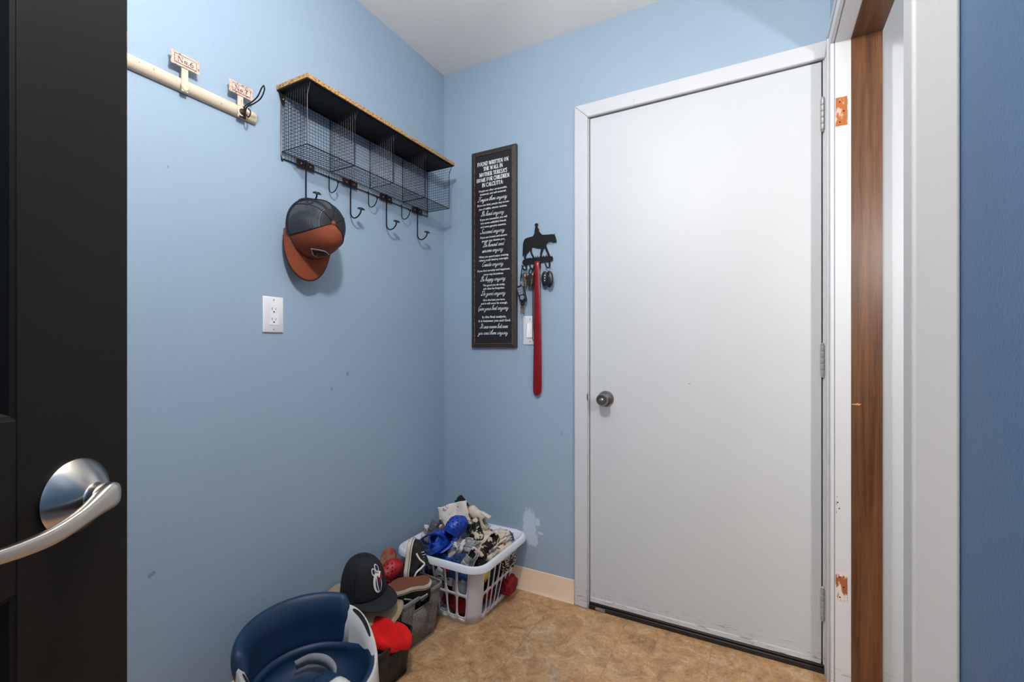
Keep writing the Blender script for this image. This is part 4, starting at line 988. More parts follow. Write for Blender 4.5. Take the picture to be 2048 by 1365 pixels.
# ---- rounded tapering tub: panels between openings
def tub(cx, cy, top, bot, h, r, rot=0, bulge=.0):
    ca, sa = math.cos(rot), math.sin(rot)
    def S(k, f, t, off=0):
        A = bot[0]+(top[0]-bot[0])*t+off; B = bot[1]+(top[1]-bot[1])*t+off; rr = r+off; b_ = bulge*math.sin(PI*min(max(t, 0), 1))
        la, lb = (A, B) if k % 2 == 0 else (B, A)      # half length along, half distance out
        c = .14
        if f < c: a = (-PI/4)*(1-f/c); p = (-la+rr+rr*math.sin(a), lb-rr+rr*math.cos(a))
        elif f > 1-c: a = (PI/4)*((f-(1-c))/c); p = (la-rr+rr*math.sin(a), lb-rr+rr*math.cos(a))
        else: p = (-la+rr+(2*la-2*rr)*(f-c)/(1-2*c), lb+b_*0)
        u, w_ = p; w_ += b_
        if k == 0: x, y = -u, -w_      # camera facing side (-y), f 0..1 goes +x -> -x
        elif k == 1: x, y = -w_, u
        elif k == 2: x, y = u, w_
        else: x, y = w_, -u
        return Vector((cx+x*ca-y*sa, cy+x*sa+y*ca, h*t))
    return S
def solid_cell(mb, S, k, f0, f1, t0, t1, nf=4, nt=3):
    mb.grid(lambda u, v: S(k, f0+(f1-f0)*u, t0+(t1-t0)*v), nf, nt)
def open_cell(mb, S, k, f0, f1, t0, t1, mf, mt, e=5, n=7):
    sq = []
    for (ax, az, bx, bz) in ((-1, -1, 1, -1), (1, -1, 1, 1), (1, 1, -1, 1), (-1, 1, -1, -1)):
        for i in range(n): sq.append((ax+(bx-ax)*i/n, az+(bz-az)*i/n))
    fm, fh, tm, th_ = (f0+f1)/2, (f1-f0)/2, (t0+t1)/2, (t1-t0)/2
    N = len(sq); o_ = [S(k, fm+fh*u, tm+th_*v) for u, v in sq]; i_ = []
    for u, v in sq:
        q = (abs(u)**e+abs(v)**e)**(1/e); i_.append(S(k, fm+(fh-mf)*u/q, tm+(th_-mt)*v/q))
    mb.add(o_+i_, [(i, (i+1) % N, N+(i+1) % N, N+i) for i in range(N)])
def rim(mb, S, prof, t=1.0, nper=14):
    rings = []
    P0 = []
    for k in range(4):
        for i in range(nper):
            f = i/nper; a = S(k, f, t); b = S(k, f, t, .01); P0.append((a, (b-a).normalized()))
    for a, d in P0: rings.append([a+d*x+Vector((0, 0, z)) for x, z in prof])
    rings.append(rings[0]); mb.loft(rings, cap0=False, cap1=False)
def bottom(mb, S, t=0.0, nper=14):
    pts = [S(k, i/nper, t) for k in range(4) for i in range(nper)]; mb.add(pts, [tuple(range(len(pts)))])

# ---- laundry basket
lb_o = (-1.115, 1.640, 0)
lb = thing('laundry_basket', 'white plastic laundry basket heaped with shoes and clothes in the corner', 'laundry basket', lb_o)
SB = tub(0, 0, (.192, .186), (.142, .138), .258, .045)
g = MB()
for k, n in ((0, 5), (1, 5), (2, 5), (3, 6)):
    fc = .125 if k in (0, 2) else .14
    solid_cell(g, SB, k, 0, fc, .0, 1, 6, 6); solid_cell(g, SB, k, 1-fc, 1, .0, 1, 6, 6)
    w_ = (1-2*fc)/n
    for i in range(n):
        f0 = fc+w_*i
        for t0, t1 in ((.09, .48), (.48, .99)): open_cell(g, SB, k, f0, f0+w_, t0, t1, .014 if k in (0, 2) else .010, .022)
        solid_cell(g, SB, k, f0, f0+w_, 0, .09, 2, 1); 
bottom(g, SB)
obj('basket_wall', g, M_basket, lb, solid=.003, weld=True, angle=50)
g = MB(); rim(g, SB, [(-.002, -.004), (.004, .004), (.012, .008), (.021, .006), (.026, -.002), (.026, -.016), (.023, -.017), (.022, -.006), (.010, -.001), (.002, -.006)])
obj('rim', g, M_basket, lb)
# ---- grey bin
gb_o = (-1.206, 1.326, 0)
gb = thing('storage_bin', 'grey woven plastic storage bin full of shoes beside the white basket', 'storage bin', gb_o)
SG_ = tub(0, 0, (.134, .110), (.108, .100), .192, .025, -.08)
def bin_(S, root, mw, mr):
    g = MB()
    for k in range(4):
        f = [.0, .30, .70, 1.0]
        for a, b in ((0, .30), (.70, 1.0)): solid_cell(g, S, k, a, b, 0, .99, 8, 4)
        solid_cell(g, S, k, .30, .70, 0, .72, 3, 2); open_cell(g, S, k, .30, .70, .72, .99, .03, .045, 6) if k in (1, 3) else solid_cell(g, S, k, .30, .70, .72, .99, 3, 1)
    bottom(g, S); obj('bin_wall', g, mw, root, solid=.0022, angle=50)
    g = MB(); rim(g, S, [(-.003, -.004), (-.003, .002), (.001, .004), (.005, .002), (.005, -.007), (.003, -.007)]); obj('rim', g, mr, root)
    g = MB(); rim(g, S, [(0, 0), (.0035, .001), (.0035, .006), (0, .007)], 0.0); obj('base_edge', g, mr, root)
bin_(SG_, gb, M_greybin, M_greyrim)
bb_o = (-1.158, 1.122, 0)
bbn = thing('storage_bin', 'small black woven plastic bin holding a red fleece hat', 'storage bin', bb_o)
SBB = tub(0, 0, (.132, .086), (.118, .076), .140, .022, .02)
bin_(SBB, bbn, M_blkbin, M_blkrim)

# ---- crumpled cloth lumps and folded sheets
def crumple(name, label, cat, c, half, mat, seed, amp=.25, freq=3.2, box=.55, group=None, rot=0):
    t_ = MB(); n = 40; random.seed(seed); off = Vector((seed*3.17, seed*1.31, seed*.77))
    def f(u, v):
        th = 2*PI*u; ph = PI*v; d = Vector((math.cos(th)*math.sin(ph), math.sin(th)*math.sin(ph), -math.cos(ph)))
        q = Vector([math.copysign(abs(x)**box, x) for x in d])
        a = noise.noise(d*freq+off); b = abs(noise.noise(d*freq*1.9+off*2)); c_ = abs(noise.noise(d*freq*4+off*3))
        r = 1+amp*(a*1.2-b*1.4+.25-c_*.6)
        if v in (0, 1): r = 1
        q = q*r; x, y = q.x*half[0], q.y*half[1]
        return Vector((x*math.cos(rot)-y*math.sin(rot), x*math.sin(rot)+y*math.cos(rot), q.z*half[2]))
    t_.grid(f, n, 24)
    o = obj(name, t_, mat, weld=True, angle=180); o.location = c
    return tag(o, label, cat, group)
def sheet(name, label, cat, c, ax, az, w_, h_, mat, seed, fold=.012, nf=4, th=.003, curl=0.0):
    M = frame_matrix(c, ax, az); off = seed*2.3
    def f(u, v):
        x, z = (u-.5)*w_, (v-.5)*h_
        y = fold*math.sin(nf*PI*u+off+.8*math.sin(3*v+off))*(.4+.6*v)+fold*.9*noise.noise(Vector((u*4+off, v*4, off)))
        return Vector((x*(1-.18*v+.1*noise.noise(Vector((off, v*5, 0)))), y-curl*(v**2), z+.06*h_*noise.noise(Vector((u*3, off, 1)))))
    g = MB().grid(f, 26, 18); o = obj(name, g, mat, solid=th, soff=0, angle=180); o.matrix_world = M
    return tag(o, label, cat)

# ---- shoes (local: x towards the toe, z up, heel at x=0)
def interp(tab, t):
    for (a, b), (c_, d) in zip(tab, tab[1:]):
        if t <= c_: q = (t-a)/(c_-a); q = q*q*(3-2*q) if True else q; return b+(d-b)*q
    return tab[-1][1]
WT = [(0, .02), (.015, .30), (.06, .60), (.16, .78), (.3, .74), (.45, .76), (.66, .98), (.78, 1.0), (.9, .82), (.965, .50), (.99, .26), (1, .02)]
def outline(L_, W_, z, k=1.0, n=26):
    ts = [.5-.5*math.cos(PI*i/n) for i in range(n+1)]
    cen = lambda t: W_*.07*math.sin(PI*t)
    a = [Vector((L_/2+(t-.5)*L_*k, cen(t)+W_/2*interp(WT, t)*k, z)) for t in ts]; b = [Vector((L_/2+(t-.5)*L_*k, cen(t)-W_/2*interp(WT, t)*k, z)) for t in ts]
    return a+b[::-1][1:-1]
def sole_(L_, W_, h_, k0=.95): 
    return MB().loft([outline(L_, W_, 0, k0-.02), outline(L_, W_, .002, k0), outline(L_, W_, h_*.5, 1.0), outline(L_, W_, h_, .985)])
def upper_(L_, W_, z0, Ht, op=.42, opw=.62, n=26, na=18, k=.93):
    g = MB(); cen = lambda t: W_*.07*math.sin(PI*t)
    def f(u, v):
        t = .012+.976*u; a = PI*v; wv = W_/2*interp(WT, t)*k; H = interp(Ht, t)*L_
        ca, sa = math.cos(a), math.sin(a)
        return Vector((L_/2+(t-.5)*L_*k, cen(t)+wv*math.copysign(abs(ca)**.7, ca), z0+H*abs(sa)**.75))
    def skip(u, v): return u < op and abs(v-.5) < opw*.5*min(1, ((op-u)/.06+.35))*(1 if u > .06 else u/.06*.9)
    g.grid(f, n, na, skip); return g, f
HT_shoe = [(0, .30), (.08, .36), (.25, .34), (.42, .43), (.55, .34), (.75, .24), (.9, .21), (.97, .16), (1, .04)]
def shoe(name, label, loc, xa, za, L_=.16, W_=.066, up=M_shoeblk, sole=M_offwhite, bottom_=M_gum, stripe=True, lace=M_white, group=None, sh=.020):
    t_ = place(thing(name, label, 'shoe', group=group), loc, xa, za)
    Tm = Matrix.Translation((-L_/2, 0, -.03))
    O = lambda nm, g, m, **kw: obj(nm, g, m, t_, M=Tm, **kw)
    O('sole', sole_(L_, W_, sh), sole)
    g = MB(); o0 = outline(L_, W_, -.0010, .93); o1 = outline(L_, W_, .001, .93); g.loft([o1, o0]); O('outsole', g, bottom_, smooth=False)
    g, f = upper_(L_, W_, sh-.002, HT_shoe); uo = O('upper', g, up, solid=.0025, soff=-1)
    g = MB(); g.add(outline(L_, W_, sh+.004, .86), [tuple(range(len(outline(L_, W_, sh, .86))))]); O('insole', g, M_inner, smooth=False)
    g = MB(); rg = outline(L_, W_, sh*.72, 1.0); g.tube(rg, .0011, 5, closed=True); O('foxing_line', g, M_shoeblk if sole is M_offwhite else sole)
    # tongue
    g = MB(); g.grid(lambda u, v: Vector((L_*(.30+.30*u), W_*.30*(v*2-1)*(1-.2*u)+W_*.06, sh+L_*(.50-.17*u)-.006*(v*2-1)**2)), 8, 6); O('tongue', g, up, solid=.003)
    if lace:
        g = MB()
        for i in range(5):
            u = .45+.06*i; g.tube(smoothpath([f(u, .33)+Vector((0, 0, .001)), f(u+.01, .5)+Vector((0, 0, .003)), f(u, .67)+Vector((0, 0, .001))], 4), .0015, 5)
        O('laces', g, lace)
    if stripe:
        for s_ in (0, 1):
            g = MB(); v_ = lambda v: v if s_ == 0 else 1-v
            path = [(.08, .10), (.2, .16), (.32, .26), (.42, .28), (.5, .20), (.58, .15), (.66, .12)]
            P_ = [f(u, v_(v)) for u, v in path]; P_ = smoothpath([p+Vector((0, (.0012 if s_ == 0 else -.0012), .0006)) for p in P_], 4)
            g.tube(P_, .0034, 6, flat=.35, up=(0, 1, 0)); O('side_stripe', g, M_white)
    return t_
def clog(name, label, loc, xa, za, mat, dark, L_=.15, W_=.072, strapback=True, sole=None, group=None):
    t_ = place(thing(name, label, 'clog', group=group), loc, xa, za); Tm = Matrix.Translation((-L_/2, 0, -.03))
    O = lambda nm, g, m, **kw: obj(nm, g, m, t_, M=Tm, **kw)
    sh = .022; g = MB().loft([outline(L_, W_, 0, .92), outline(L_, W_, .004, .97), outline(L_, W_, sh*.6, 1.03), outline(L_, W_, sh, 1.0)]); O('sole', g, sole or mat)
    HC_ = [(0, .16), (.2, .17), (.42, .30), (.5, .40), (.6, .42), (.78, .36), (.92, .27), (.98, .17), (1, .04)]
    g, f = upper_(L_, W_, sh-.003, HC_, .47, .70, k=1.0)
    uo = O('upper', g, mat, solid=.003, soff=-1)
    g = MB()
    for u, vs in ((.60, (.34, .5, .66)), (.68, (.26, .42, .58, .74)), (.76, (.34, .5, .66)), (.84, (.26, .42, .58, .74)), (.90, (.5,))):
        for v in vs:
            c_ = f(u, v); nn = (f(u, v+.01)-f(u, v-.01)).cross(f(u+.01, v)-f(u-.01, v)).normalized(); nn = nn if nn.z > 0 else -nn
            g.lathe([(.0033, -.0005), (.0033, .0006), (.0004, .0007)], c_, nn, 12)
    O('vent_holes', g, dark, smooth=False)
    g = MB(); g.add(outline(L_, W_, sh+.0006, .88), [tuple(range(52))]); O('footbed', g, dark if not sole else sole, smooth=False)
    g = MB(); g.tube([f(.475, .03+.94*i/16)+Vector((0, 0, .001)) for i in range(17)], .0032, 6); O('collar', g, mat)
    if strapback:
        g = MB(); r0 = f(.5, .08); r1 = f(.5, .92)
        pts = [Vector((L_*.46, W_*.47, sh+.014)), Vector((L_*.2, W_*.50, sh+.036)), Vector((-.002, W_*.28, sh+.050)), Vector((-.012, 0, sh+.053)), Vector((-.002, -W_*.28, sh+.050)), Vector((L_*.2, -W_*.42, sh+.036)), Vector((L_*.46, -W_*.38, sh+.014))]
        g.tube(smoothpath(pts, 5), .0062, 8, flat=.35, up=None); O('heel_strap', g, mat)
        for s_ in (.47, -.39): 
            O('strap_button', MB().lathe([(.006, 0), (.006, .002), (.003, .003)], (L_*.45, W_*s_, sh+.014), (0, 1 if s_ > 0 else -1, 0), 12), dark)
    return t_
# ---- baby floor seat
bs_o = Vector((-1.118, .876, 0))
bs = thing('baby_floor_seat', 'navy and white baby floor seat with grey strap against the left wall', 'baby seat', bs_o, rot=(0, 0, -.06))
A_, B_ = .186, .186
def Hs(d):   # rim height by angle from the front, degrees 0..180
    return 176e-3+.094/(1+math.exp(-(d-78)/9.5))
def RR(th, k=1.0, egg=.10):
    return Vector((A_*k*math.cos(th), B_*k*math.sin(th)*(1-egg*max(0, math.cos(th))**2), 0))
def adeg(th): return abs(math.degrees(math.atan2(math.sin(th), math.cos(th))))
N_ = 160
g = MB(); levels = [(1.03, 0), (1.055, .006), (1.04, .3), (1.01, .75), (1.0, .955), (.985, .975), (.955, .97), (.94, .93), (.90, .6)]
rings = []
for kf, hf in levels: rings.append([RR(2*PI*i/N_, kf)+Vector((0, 0, Hs(adeg(2*PI*i/N_))*hf)) for i in range(N_)])
g.loft(rings, cap1=False); obj('shell', g, M_shell, bs, angle=60)
# seat liner
g = MB(); lev = [(.985, .93), (.975, 1.0), (.94, 1.03), (.885, 1.02), (.85, .93), (.80, .78), (.72, .62), (.58, .53), (.35, .50), (.02, .50)]
rings = []
for kf, hf in lev:
    ring = []
    for i in range(N_):
        th = 2*PI*i/N_; d = adeg(th); H0 = .168; side = math.exp(-((d-112)/15)**2) if d > 60 else 0
        fb = 1/(1+math.exp(-(d-88)/6))
        kk_ = kf-(.075*fb if kf > .84 else .0); z = H0*hf
        if kf > .84: z = z*(1-.10*fb)
        ring.append(RR(th, kk_)+Vector((0, 0, z)))
    rings.append(ring)
g.loft(rings, cap0=False); obj('seat_liner', g, M_navy, bs, angle=180)
# back cushion
g = MB(); rings = []; a0, a1 = math.radians(104), math.radians(256)
for i in range(49):
    q = i/48; th = a0+(a1-a0)*q; e = min(1, (min(q, 1-q)/.045))**.5 if 0 < q < 1 else .25
    d = adeg(th); H = Hs(d)+.012-.012*math.cos((th-PI)*1.3)*0
    H += .008*math.cos((th-PI)*1.2)
    cs = [(1.03, -.052), (1.05, -.030), (1.055, -.010), (1.03, .008), (.98, .016), (.92, .014), (.868, -.002), (.832, -.022), (.822, -.046), (.838, -.068), (.845, -.095), (.825, -.135), (.86, -.140), (.93, -.10)]
    cc = Vector((sum(c_[0] for c_ in cs)/len(cs), 0, sum(c_[1] for c_ in cs)/len(cs)))
    rings.append([RR(th, .93+(kf-.93)*e, 0)+Vector((0, 0, H+(-.05+(dz+.05)*e))) for kf, dz in cs])
g.loft(rings); obj('back_cushion', g, M_navy, bs, sub=1)
# cheek slots
for s_ in (1, -1):
    g = MB(); o_ = []
    n = 28; tc_ = s_*math.radians(86); 
    for rr_, dz in ((1.0, .0),):
        pts = []
        for i in range(n):
            a = 2*PI*i/n; u = math.copysign(abs(math.cos(a))**.75, math.cos(a))*15.0; v = math.copysign(abs(math.sin(a))**.75, math.sin(a))*.024
            th = tc_+math.radians(u)*s_; kf = .937+v; pts.append(RR(th, kf)+Vector((0, 0, Hs(adeg(th))*(.985-(.975-kf)*.733)+.0018)))
        c_ = sum(pts, Vector())/n; c_.z = Hs(adeg(tc_))*.976+.0012
        # strips instead of a fan keep it on the curved lip
        g.add(pts, [(i, i+1, n-2-i+ (0), ) if False else (i, i+1, n-1-(i+1)+0, n-1-i) for i in range(0, n//2-1)])
    obj('side_slot', g, M_black_gap, bs, smooth=False, solid=.001)
# cheek wedges
for s_ in (1, -1):
    g = MB(); rings = []
    for i in range(41):
        q = i/40; th = s_*math.radians(54+56*q); H = Hs(adeg(th))
        rings.append([RR(th, .995)+Vector((0, 0, H*.95)), RR(th, .975)+Vector((0, 0, H*.985)), RR(th, .90)+Vector((0, 0, H*.93)), RR(th, .87)+Vector((0, 0, max(.155, H*.80))), RR(th, .845)+Vector((0, 0, .150)), RR(th, .90)+Vector((0, 0, .14))])
    g.loft(rings); obj('cheek_panel', g, M_shell, bs, angle=50)
# pommel
g = MB(); rings = []
for x, rx, z0, z1 in ((.006, .004, .09, .10), (.010, .030, .07, .135), (.026, .042, .07, .162), (.035, .048, .07, .176), (.065, .050, .07, .180), (.10, .050, .08, .178), (.14, .050, .09, .174), (.165, .045, .12, .168)):
    ring = []
    for k in range(20):
        a = 2*PI*k/20; e = .8; ring.append(Vector((x, rx*math.copysign(abs(math.cos(a))**e, math.cos(a)), (z0+z1)/2+(z1-z0)/2*math.copysign(abs(math.sin(a))**e, math.sin(a)))))
    rings.append(ring)
g.loft(rings); obj('pommel', g, M_navy, bs, sub=1)
g = MB(); g.loft([[Vector((x, y*w_, z+.002)) for y in (-1, -.5, 0, .5, 1)] for x, w_, z in ((.095, .012, .1785), (.103, .020, .1785), (.12, .022, .178), (.14, .022, .176), (.155, .018, .172))], closed=False)
obj('pommel_badge', g, M_shell, bs, solid=.003)
# straps
def strap(pts, w_, name='strap'):
    P_ = smoothpath(pts, 6); g = MB(); n = len(P_); L_, R_ = [], []
    for i, p in enumerate(P_):
        d = (P_[min(i+1, n-1)]-P_[max(i-1, 0)]).normalized(); s_ = d.cross(Vector((.25, 0, 1))).normalized()
        s_ = (Vector((.35, .2, 1))-d*d.dot(Vector((.35, .2, 1)))).normalized()
        L_.append(p+s_*w_/2); R_.append(p-s_*w_/2)
    g.add(L_+R_, [(i, i+1, n+i+1, n+i) for i in range(n-1)])
    return obj(name, g, M_strap, bs, solid=.0016, soff=0)
strap([(-.105, .020, .135), (-.085, .055, .142), (-.045, .078, .138), (.0, .075, .128), (.03, .050, .112)], .034)
strap([(-.110, -.115, .118), (-.075, -.125, .126), (-.03, -.12, .122), (.0, -.095, .112), (.025, -.055, .10)], .022)
g = MB(); g.box(.168, .196, .066, .090, .11, .122); g.box(.186, .192, .064, .092, .03, .12); obj('tray_clip', g, M_shell, bs, bevel=.003)

# ---- bright red fleece hat in the black bin
def fleece(root_name, label):
    t_ = thing(root_name, label, 'hat', (-1.072, 1.122, .152))
    def f(u, v):
        th = 2*PI*u; r = 1-v
        a = .086*(1+.06*math.sin(3*th+1)); b = .058*(1+.05*math.sin(2*th))
        x = a*math.cos(th)*math.sin(PI/2*r)**.8; y = b*math.sin(th)*math.sin(PI/2*r)**.8
        z = .034*math.cos(PI/2*r)**.7+.016*math.sin(5*x/.1+9*y/.1+1)*(1-r*.3)*(.35+.65*v)+.010*noise.noise(Vector((x*22, y*22, 3)))
        z += .018*max(0, (x+.02)/.1)*0-.012*r
        return Vector((x, y, z))
    g = MB().grid(f, 48, 18); obj('crown', g, M_redfleece, t_, weld=True, angle=180)
    return t_
fl = fleece('fleece_hat', 'bright red fleece hat stuffed in the small black bin')
fl.rotation_euler = (.10, .22, .35)
# ---- khaki wide brim hat
kt_ = thing('sun_hat', 'khaki cloth sun hat with wide floppy brim under the black cap', 'hat', (-1.214, 1.160, .210), rot=(.16, .12, .10))
g = MB(); g.loft([[Vector((r*math.cos(a)*1.02, r*math.sin(a)*.78, z+.010*math.sin(2*a+1)*(r/.15)**2+.006*math.sin(5*a)*(r/.15)**3)) for a in [2*PI*k/48 for k in range(48)]] for r, z in ((.148, -.022), (.140, -.018), (.12, -.010), (.10, -.002), (.088, .003), (.083, .006), (.078, .012), (.068, .016), (.03, .018), (.001, .018))], cap0=False)
obj('crown_and_brim', g, M_beige, kt_, angle=180, solid=.0025)
g = MB(); g.tube([Vector((.143*math.cos(a)*1.02, .143*math.sin(a)*.78, -.019+.010*math.sin(2*a+1)*(.143/.15)**2+.006*math.sin(5*a)*(.143/.15)**3)) for a in [2*PI*k/48 for k in range(48)]], .0022, 5, closed=True); obj('brim_hem', g, M_beige, kt_)
# ---- black cap with embroidered badge
bc = thing('baseball_cap', 'black baseball cap with white and red embroidered badge above the grey bin', 'cap')
bc.matrix_world = frame_matrix((-1.210, 1.162, .246), V(.72, -.30, .60), V(-.06, .86, .46))
PQ = cap_parts(bc, M_blackcloth, M_blackcloth, M_blackcloth, M_blackcloth, M_blackcloth, a=.080, b=.074, h=.122, brim=.068, brim_w=1.2, curl=.12, mesh_back=False, tall=1.15)
M_badgered = pmat('red_thread', (176, 30, 44), .7); M_badgenavy = pmat('navy_thread', (20, 32, 64), .7)
T0 = .05
def bp(x, z, off): return PQ(T0+x, .40+z, off)
def stroke(name, pts, r, m, off): 
    g = MB(); g.tube([bp(x, z, off) for x, z in pts], r, 5, flat=.6); return obj(name, g, m, bc)
def blob(name, cx_, cz_, rx, rz, m, off):
    g = MB(); n = 18; g.add([bp(cx_+rx*math.cos(2*PI*i/n), cz_+rz*math.sin(2*PI*i/n), off) for i in range(n)]+[bp(cx_, cz_, off)], [(i, (i+1) % n, n) for i in range(n)]); return obj(name, g, m, bc, solid=.0008, smooth=False)
blob('badge', -.02, -.10, .24, .17, M_white, .0022); blob('badge_field', .0, -.12, .15, .13, M_badgenavy, .0032)
blob('badge_bubble', -.14, .11, .11, .075, M_white, .0022); blob('badge_bubble', .12, .15, .14, .09, M_white, .0022)
blob('badge_field', -.14, .11, .07, .048, M_badgenavy, .0032); blob('badge_field', .12, .15, .09, .06, M_badgenavy, .0032)
stroke('badge_letter', [(.06, -.02), (.24, .06)], .0034, M_white, .0036); stroke('badge_letter', [(.05, -.10), (.08, .0), (.13, -.10), (.18, .02), (.23, -.06), (.27, .05)], .0019, M_badgered, .0048)
stroke('badge_letter', [(-.06, .02), (-.08, -.12), (-.04, -.24)], .0018, M_white, .0045)

# ---- shoes in the grey bin
shoe('skate_shoe', 'black canvas skate shoe with white side stripe standing toe up in the grey bin', (-1.140, 1.352, .292), V(.12, .98, .06), V(.95, -.12, .14), L_=.150, W_=.066)
shoe('skate_shoe', 'upturned skate shoe showing its brown waffle sole on the grey bin', (-1.104, 1.282, .215), V(-.95, -.10, .05), V(.10, -.72, -.60), L_=.155, W_=.068, group=None)
clog('foam_clog', 'red foam clog with vent holes behind the black cap badge', (-1.195, 1.262, .250), V(.45, .72, .15), V(-.10, .25, .95), M_redeva, M_reddk, L_=.135, W_=.062, strapback=True)
clog('foam_clog', 'mottled brown and red foam clog leaning on the wall behind the red clog', (-1.250, 1.300, .270), V(.45, .85, -.1), V(-.2, -.1, -.95), M_redeva, M_reddk, L_=.120, W_=.055, strapback=False, sole=M_redsole)
crumple('black_jacket', 'dark cloth stuffed in the grey bin beneath the skate shoes', 'clothes', (-1.21, 1.330, .125), (.082, .072, .066), M_darkcl, 3, .2)
crumple('black_shoe', 'dark rubber boot top in the grey bin against the left wall', 'shoe', (-1.255, 1.385, .195), (.045, .034, .040), M_darkcl, 9, .12, box=.8)
crumple('tan_cloth', 'tan cloth peeking through the grey bin handle slot', 'clothes', (-1.125, 1.372, .150), (.014, .038, .016), M_creamcl, 5, .2)
crumple('magenta_cloth', 'dark magenta cloth seen through the black bin handle', 'clothes', (-1.165, 1.12, .082), (.074, .050, .046), pmat('magenta_cloth', (96, 16, 44), .9, var=.3, vscale=20), 6, .15)

# ---- heap in the laundry basket
crumple('red_blanket', 'dark red cloth at the bottom of the white laundry basket', 'clothes', (-1.100, 1.640, .062), (.108, .104, .050), M_darkred, 11, .2)
crumple('red_sock', 'dark red cloth bulging out of the basket side near the baseboard', 'clothes', (-.952, 1.735, .068), (.030, .045, .034), M_darkred, 12, .2)
crumple('red_sleeve', 'dark red sleeve pressed against the lower front basket slots', 'clothes', (-1.045, 1.535, .070), (.060, .026, .050), M_darkred, 13, .25)
crumple('black_trousers', 'black cloth filling the middle of the white basket', 'clothes', (-1.06, 1.65, .150), (.105, .108, .050), M_darkcl, 14, .25)
crumple('navy_shirt', 'navy and blue cloth behind the left front basket slots', 'clothes', (-1.165, 1.57, .195), (.095, .080, .062), M_navycl, 15, .25)
crumple('blue_shirt', 'bright blue cloth under the front rim of the basket', 'clothes', (-1.06, 1.515, .208), (.060, .035, .040), M_bluecl, 16, .2)
crumple('grey_shirt', 'folded grey cloth behind the right front basket slot', 'clothes', (-1.038, 1.507, .150), (.034, .020, .042), M_greycl, 17, .25)
crumple('dotted_towel', 'white towel with small dark dots beside the grey bin', 'towel', (-1.205, 1.545, .075), (.050, .035, .068), M_dotwhite, 18, .2)
shoe('floral_slipper', 'white floral child slipper with blue band behind the front basket slots', (-1.108, 1.512, .178), V(.72, -.45, .2), V(.2, .8, .5), L_=.105, W_=.05, up=M_floral, sole=M_white, bottom_=M_white, stripe=False, lace=None)
crumple('polka_dot_cloth', 'black cloth with white polka dots at the right side of the basket', 'clothes', (-.952, 1.725, .195), (.024, .058, .056), M_polka, 20, .15)
crumple('yellow_cloth', 'small yellow cloth behind the right side slots of the basket', 'clothes', (-.972, 1.580, .175), (.016, .020, .026), M_yellow, 21, .2)
crumple('charcoal_trousers', 'charcoal cloth behind the right side slots below the rim', 'clothes', (-.985, 1.62, .18), (.022, .090, .060), M_darkcl, 22, .2)
obj_ = crumple('red_ball', 'small bright red ball under the front basket rim', 'ball', (-1.083, 1.475, .214), (.011, .011, .011), M_redfleece, 23, 0, box=1)
crumple('cream_shirt', 'crumpled cream patterned cloth on top between the marbled shoes', 'clothes', (-1.000, 1.665, .252), (.080, .085, .045), M_creamcl, 24, .35)
crumple('cream_sock', 'cream crumpled cloth at the far right basket corner', 'clothes', (-.965, 1.700, .285), (.034, .03, .026), M_creamcl, 33, .35)
crumple('plaid_cloth', 'grey and white plaid cloth in front of the blue clogs', 'clothes', (-1.080, 1.545, .262), (.032, .040, .040), M_plaid, 25, .35)
crumple('dark_sock', 'dark blue speckled cloth just inside the front basket rim', 'clothes', (-1.045, 1.505, .245), (.030, .026, .022), M_navycl, 26, .3)
crumple('grey_sock', 'grey knitted cloth in the middle of the heap', 'clothes', (-1.035, 1.575, .275), (.040, .028, .022), M_greycl, 27, .3)
crumple('brown_suede_shoe', 'brown suede shoe toe at the right rim of the basket', 'shoe', (-.948, 1.655, .262), (.022, .040, .022), M_brownsuede, 28, .12, box=.8)
clog('foam_clog', 'bright blue foam clog standing toe up at the top of the heap', (-1.108, 1.552, .326), V(.52, .84, .10), V(-.35, .25, .90), M_blueeva, M_bluedk, L_=.150, W_=.070)
clog('foam_clog', 'bright blue foam clog lying heel outwards beside the basket corner', (-1.150, 1.505, .298), V(.35, .25, -.85), V(-.55, .85, .25), M_blueeva, M_bluedk, L_=.130, W_=.072)
shoe('marbled_shoe', 'black and cream marbled child shoe in the middle of the heap', (-1.060, 1.640, .312), V(.42, -.62, .45), V(.35, .45, .7), L_=.120, W_=.056, up=M_camo, sole=M_camo, bottom_=M_darkcl, stripe=False, lace=M_inner)
shoe('marbled_shoe', 'black and cream marbled child shoe leaning on the right rim', (-.972, 1.600, .282), V(-.62, -.62, .1), V(.15, .35, .85), L_=.125, W_=.058, up=M_camo, sole=M_camo, bottom_=M_darkcl, stripe=False, lace=None)
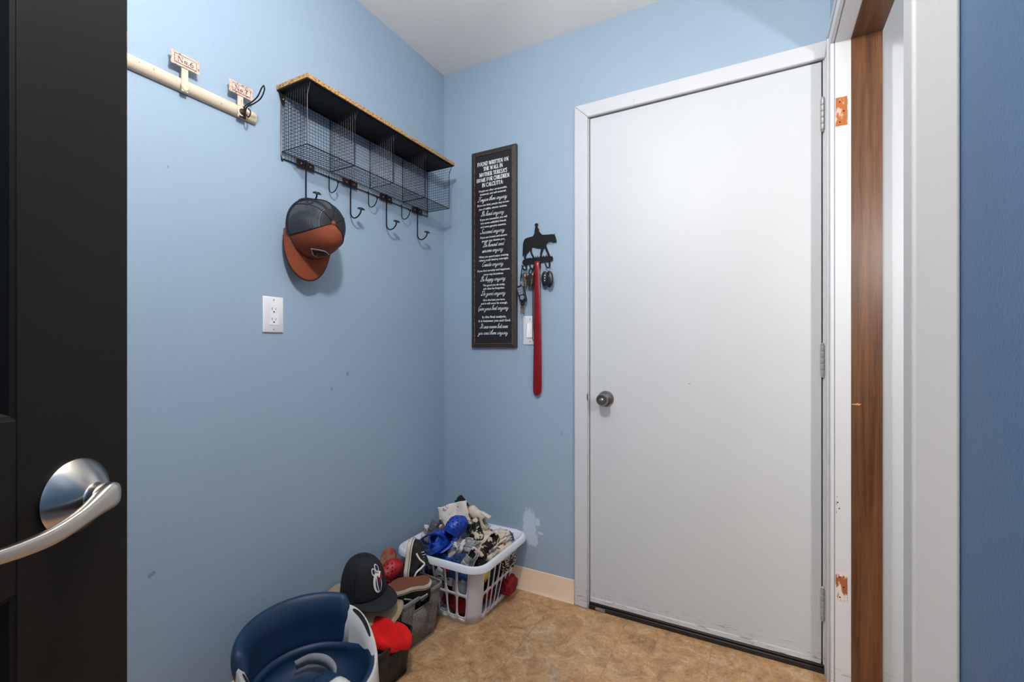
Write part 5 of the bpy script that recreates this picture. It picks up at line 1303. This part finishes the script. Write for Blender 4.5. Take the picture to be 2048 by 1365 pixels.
shoe('grey_shoe', 'small grey shoe with pink collar just inside the front rim', (-.998, 1.500, .262), V(-.45, -.55, -.2), V(.2, .5, .8), L_=.095, W_=.05, up=M_greycl, sole=M_pinkrim, bottom_=M_pinkrim, stripe=False, lace=M_white)
shoe('mesh_sneaker', 'dark grey mesh sneaker with white dotted trim at the left of the heap', (-1.215, 1.560, .300), V(-.60, -.55, .3), V(-.35, .65, .55), L_=.125, W_=.056, up=M_meshshoe, sole=M_meshshoe, bottom_=M_darkcl, stripe=False, lace=None)
shoe('brown_sandal', 'brown and cream child sandal propped up against the back wall', (-1.080, 1.700, .345), V(-.55, .82, .1), V(.55, .45, .55), L_=.135, W_=.048, up=M_creamcl, sole=M_brownsuede, bottom_=M_brownsuede, stripe=False, lace=None)
sheet('floral_bag', 'white cloth with small pink flowers standing up behind the blue clogs', 'cloth', (-1.165, 1.640, .342), V(.95, .15, .1), V(.20, .95, .1), .150, .135, M_floral, 4, .010, 3)
sheet('black_folder', 'black pointed cloth tip standing behind the floral cloth', 'cloth', (-1.160, 1.700, .385), V(.8, .55, 0), V(-.45, .85, 0), .050, .085, M_darkcl, 5, .004, 2)
sheet('striped_cloth', 'pale striped cloth draped over the left heap edge', 'cloth', (-1.255, 1.575, .290), V(.8, -.1, .2), V(.05, .95, -.1), .060, .060, M_plaid, 7, .006, 3)
g = MB(); g.tube(smoothpath([(-1.02, 1.755, .262), (-.99, 1.762, .285), (-.95, 1.752, .286), (-.925, 1.735, .265)], 6), .006, 8, flat=.4); bl_ = obj('belt', g, M_navycl); tag(bl_, 'dark blue strap arching by the back basket rim', 'strap')
# ---- ceiling lamp body
M_lampw = pmat('lamp_base_white', (220, 220, 218), .5)
lf = thing('ceiling_light', 'white ceiling lamp base with a bulb stem above the room', 'lamp', (-.42, .44, ZC))
obj('lamp_base', MB().lathe([(.07, 0), (.07, -.018), (.05, -.03), (.02, -.036), (.02, -.22), (.001, -.22)], (0, 0, 0), (0, 0, 1), 32), M_lampw, lf)
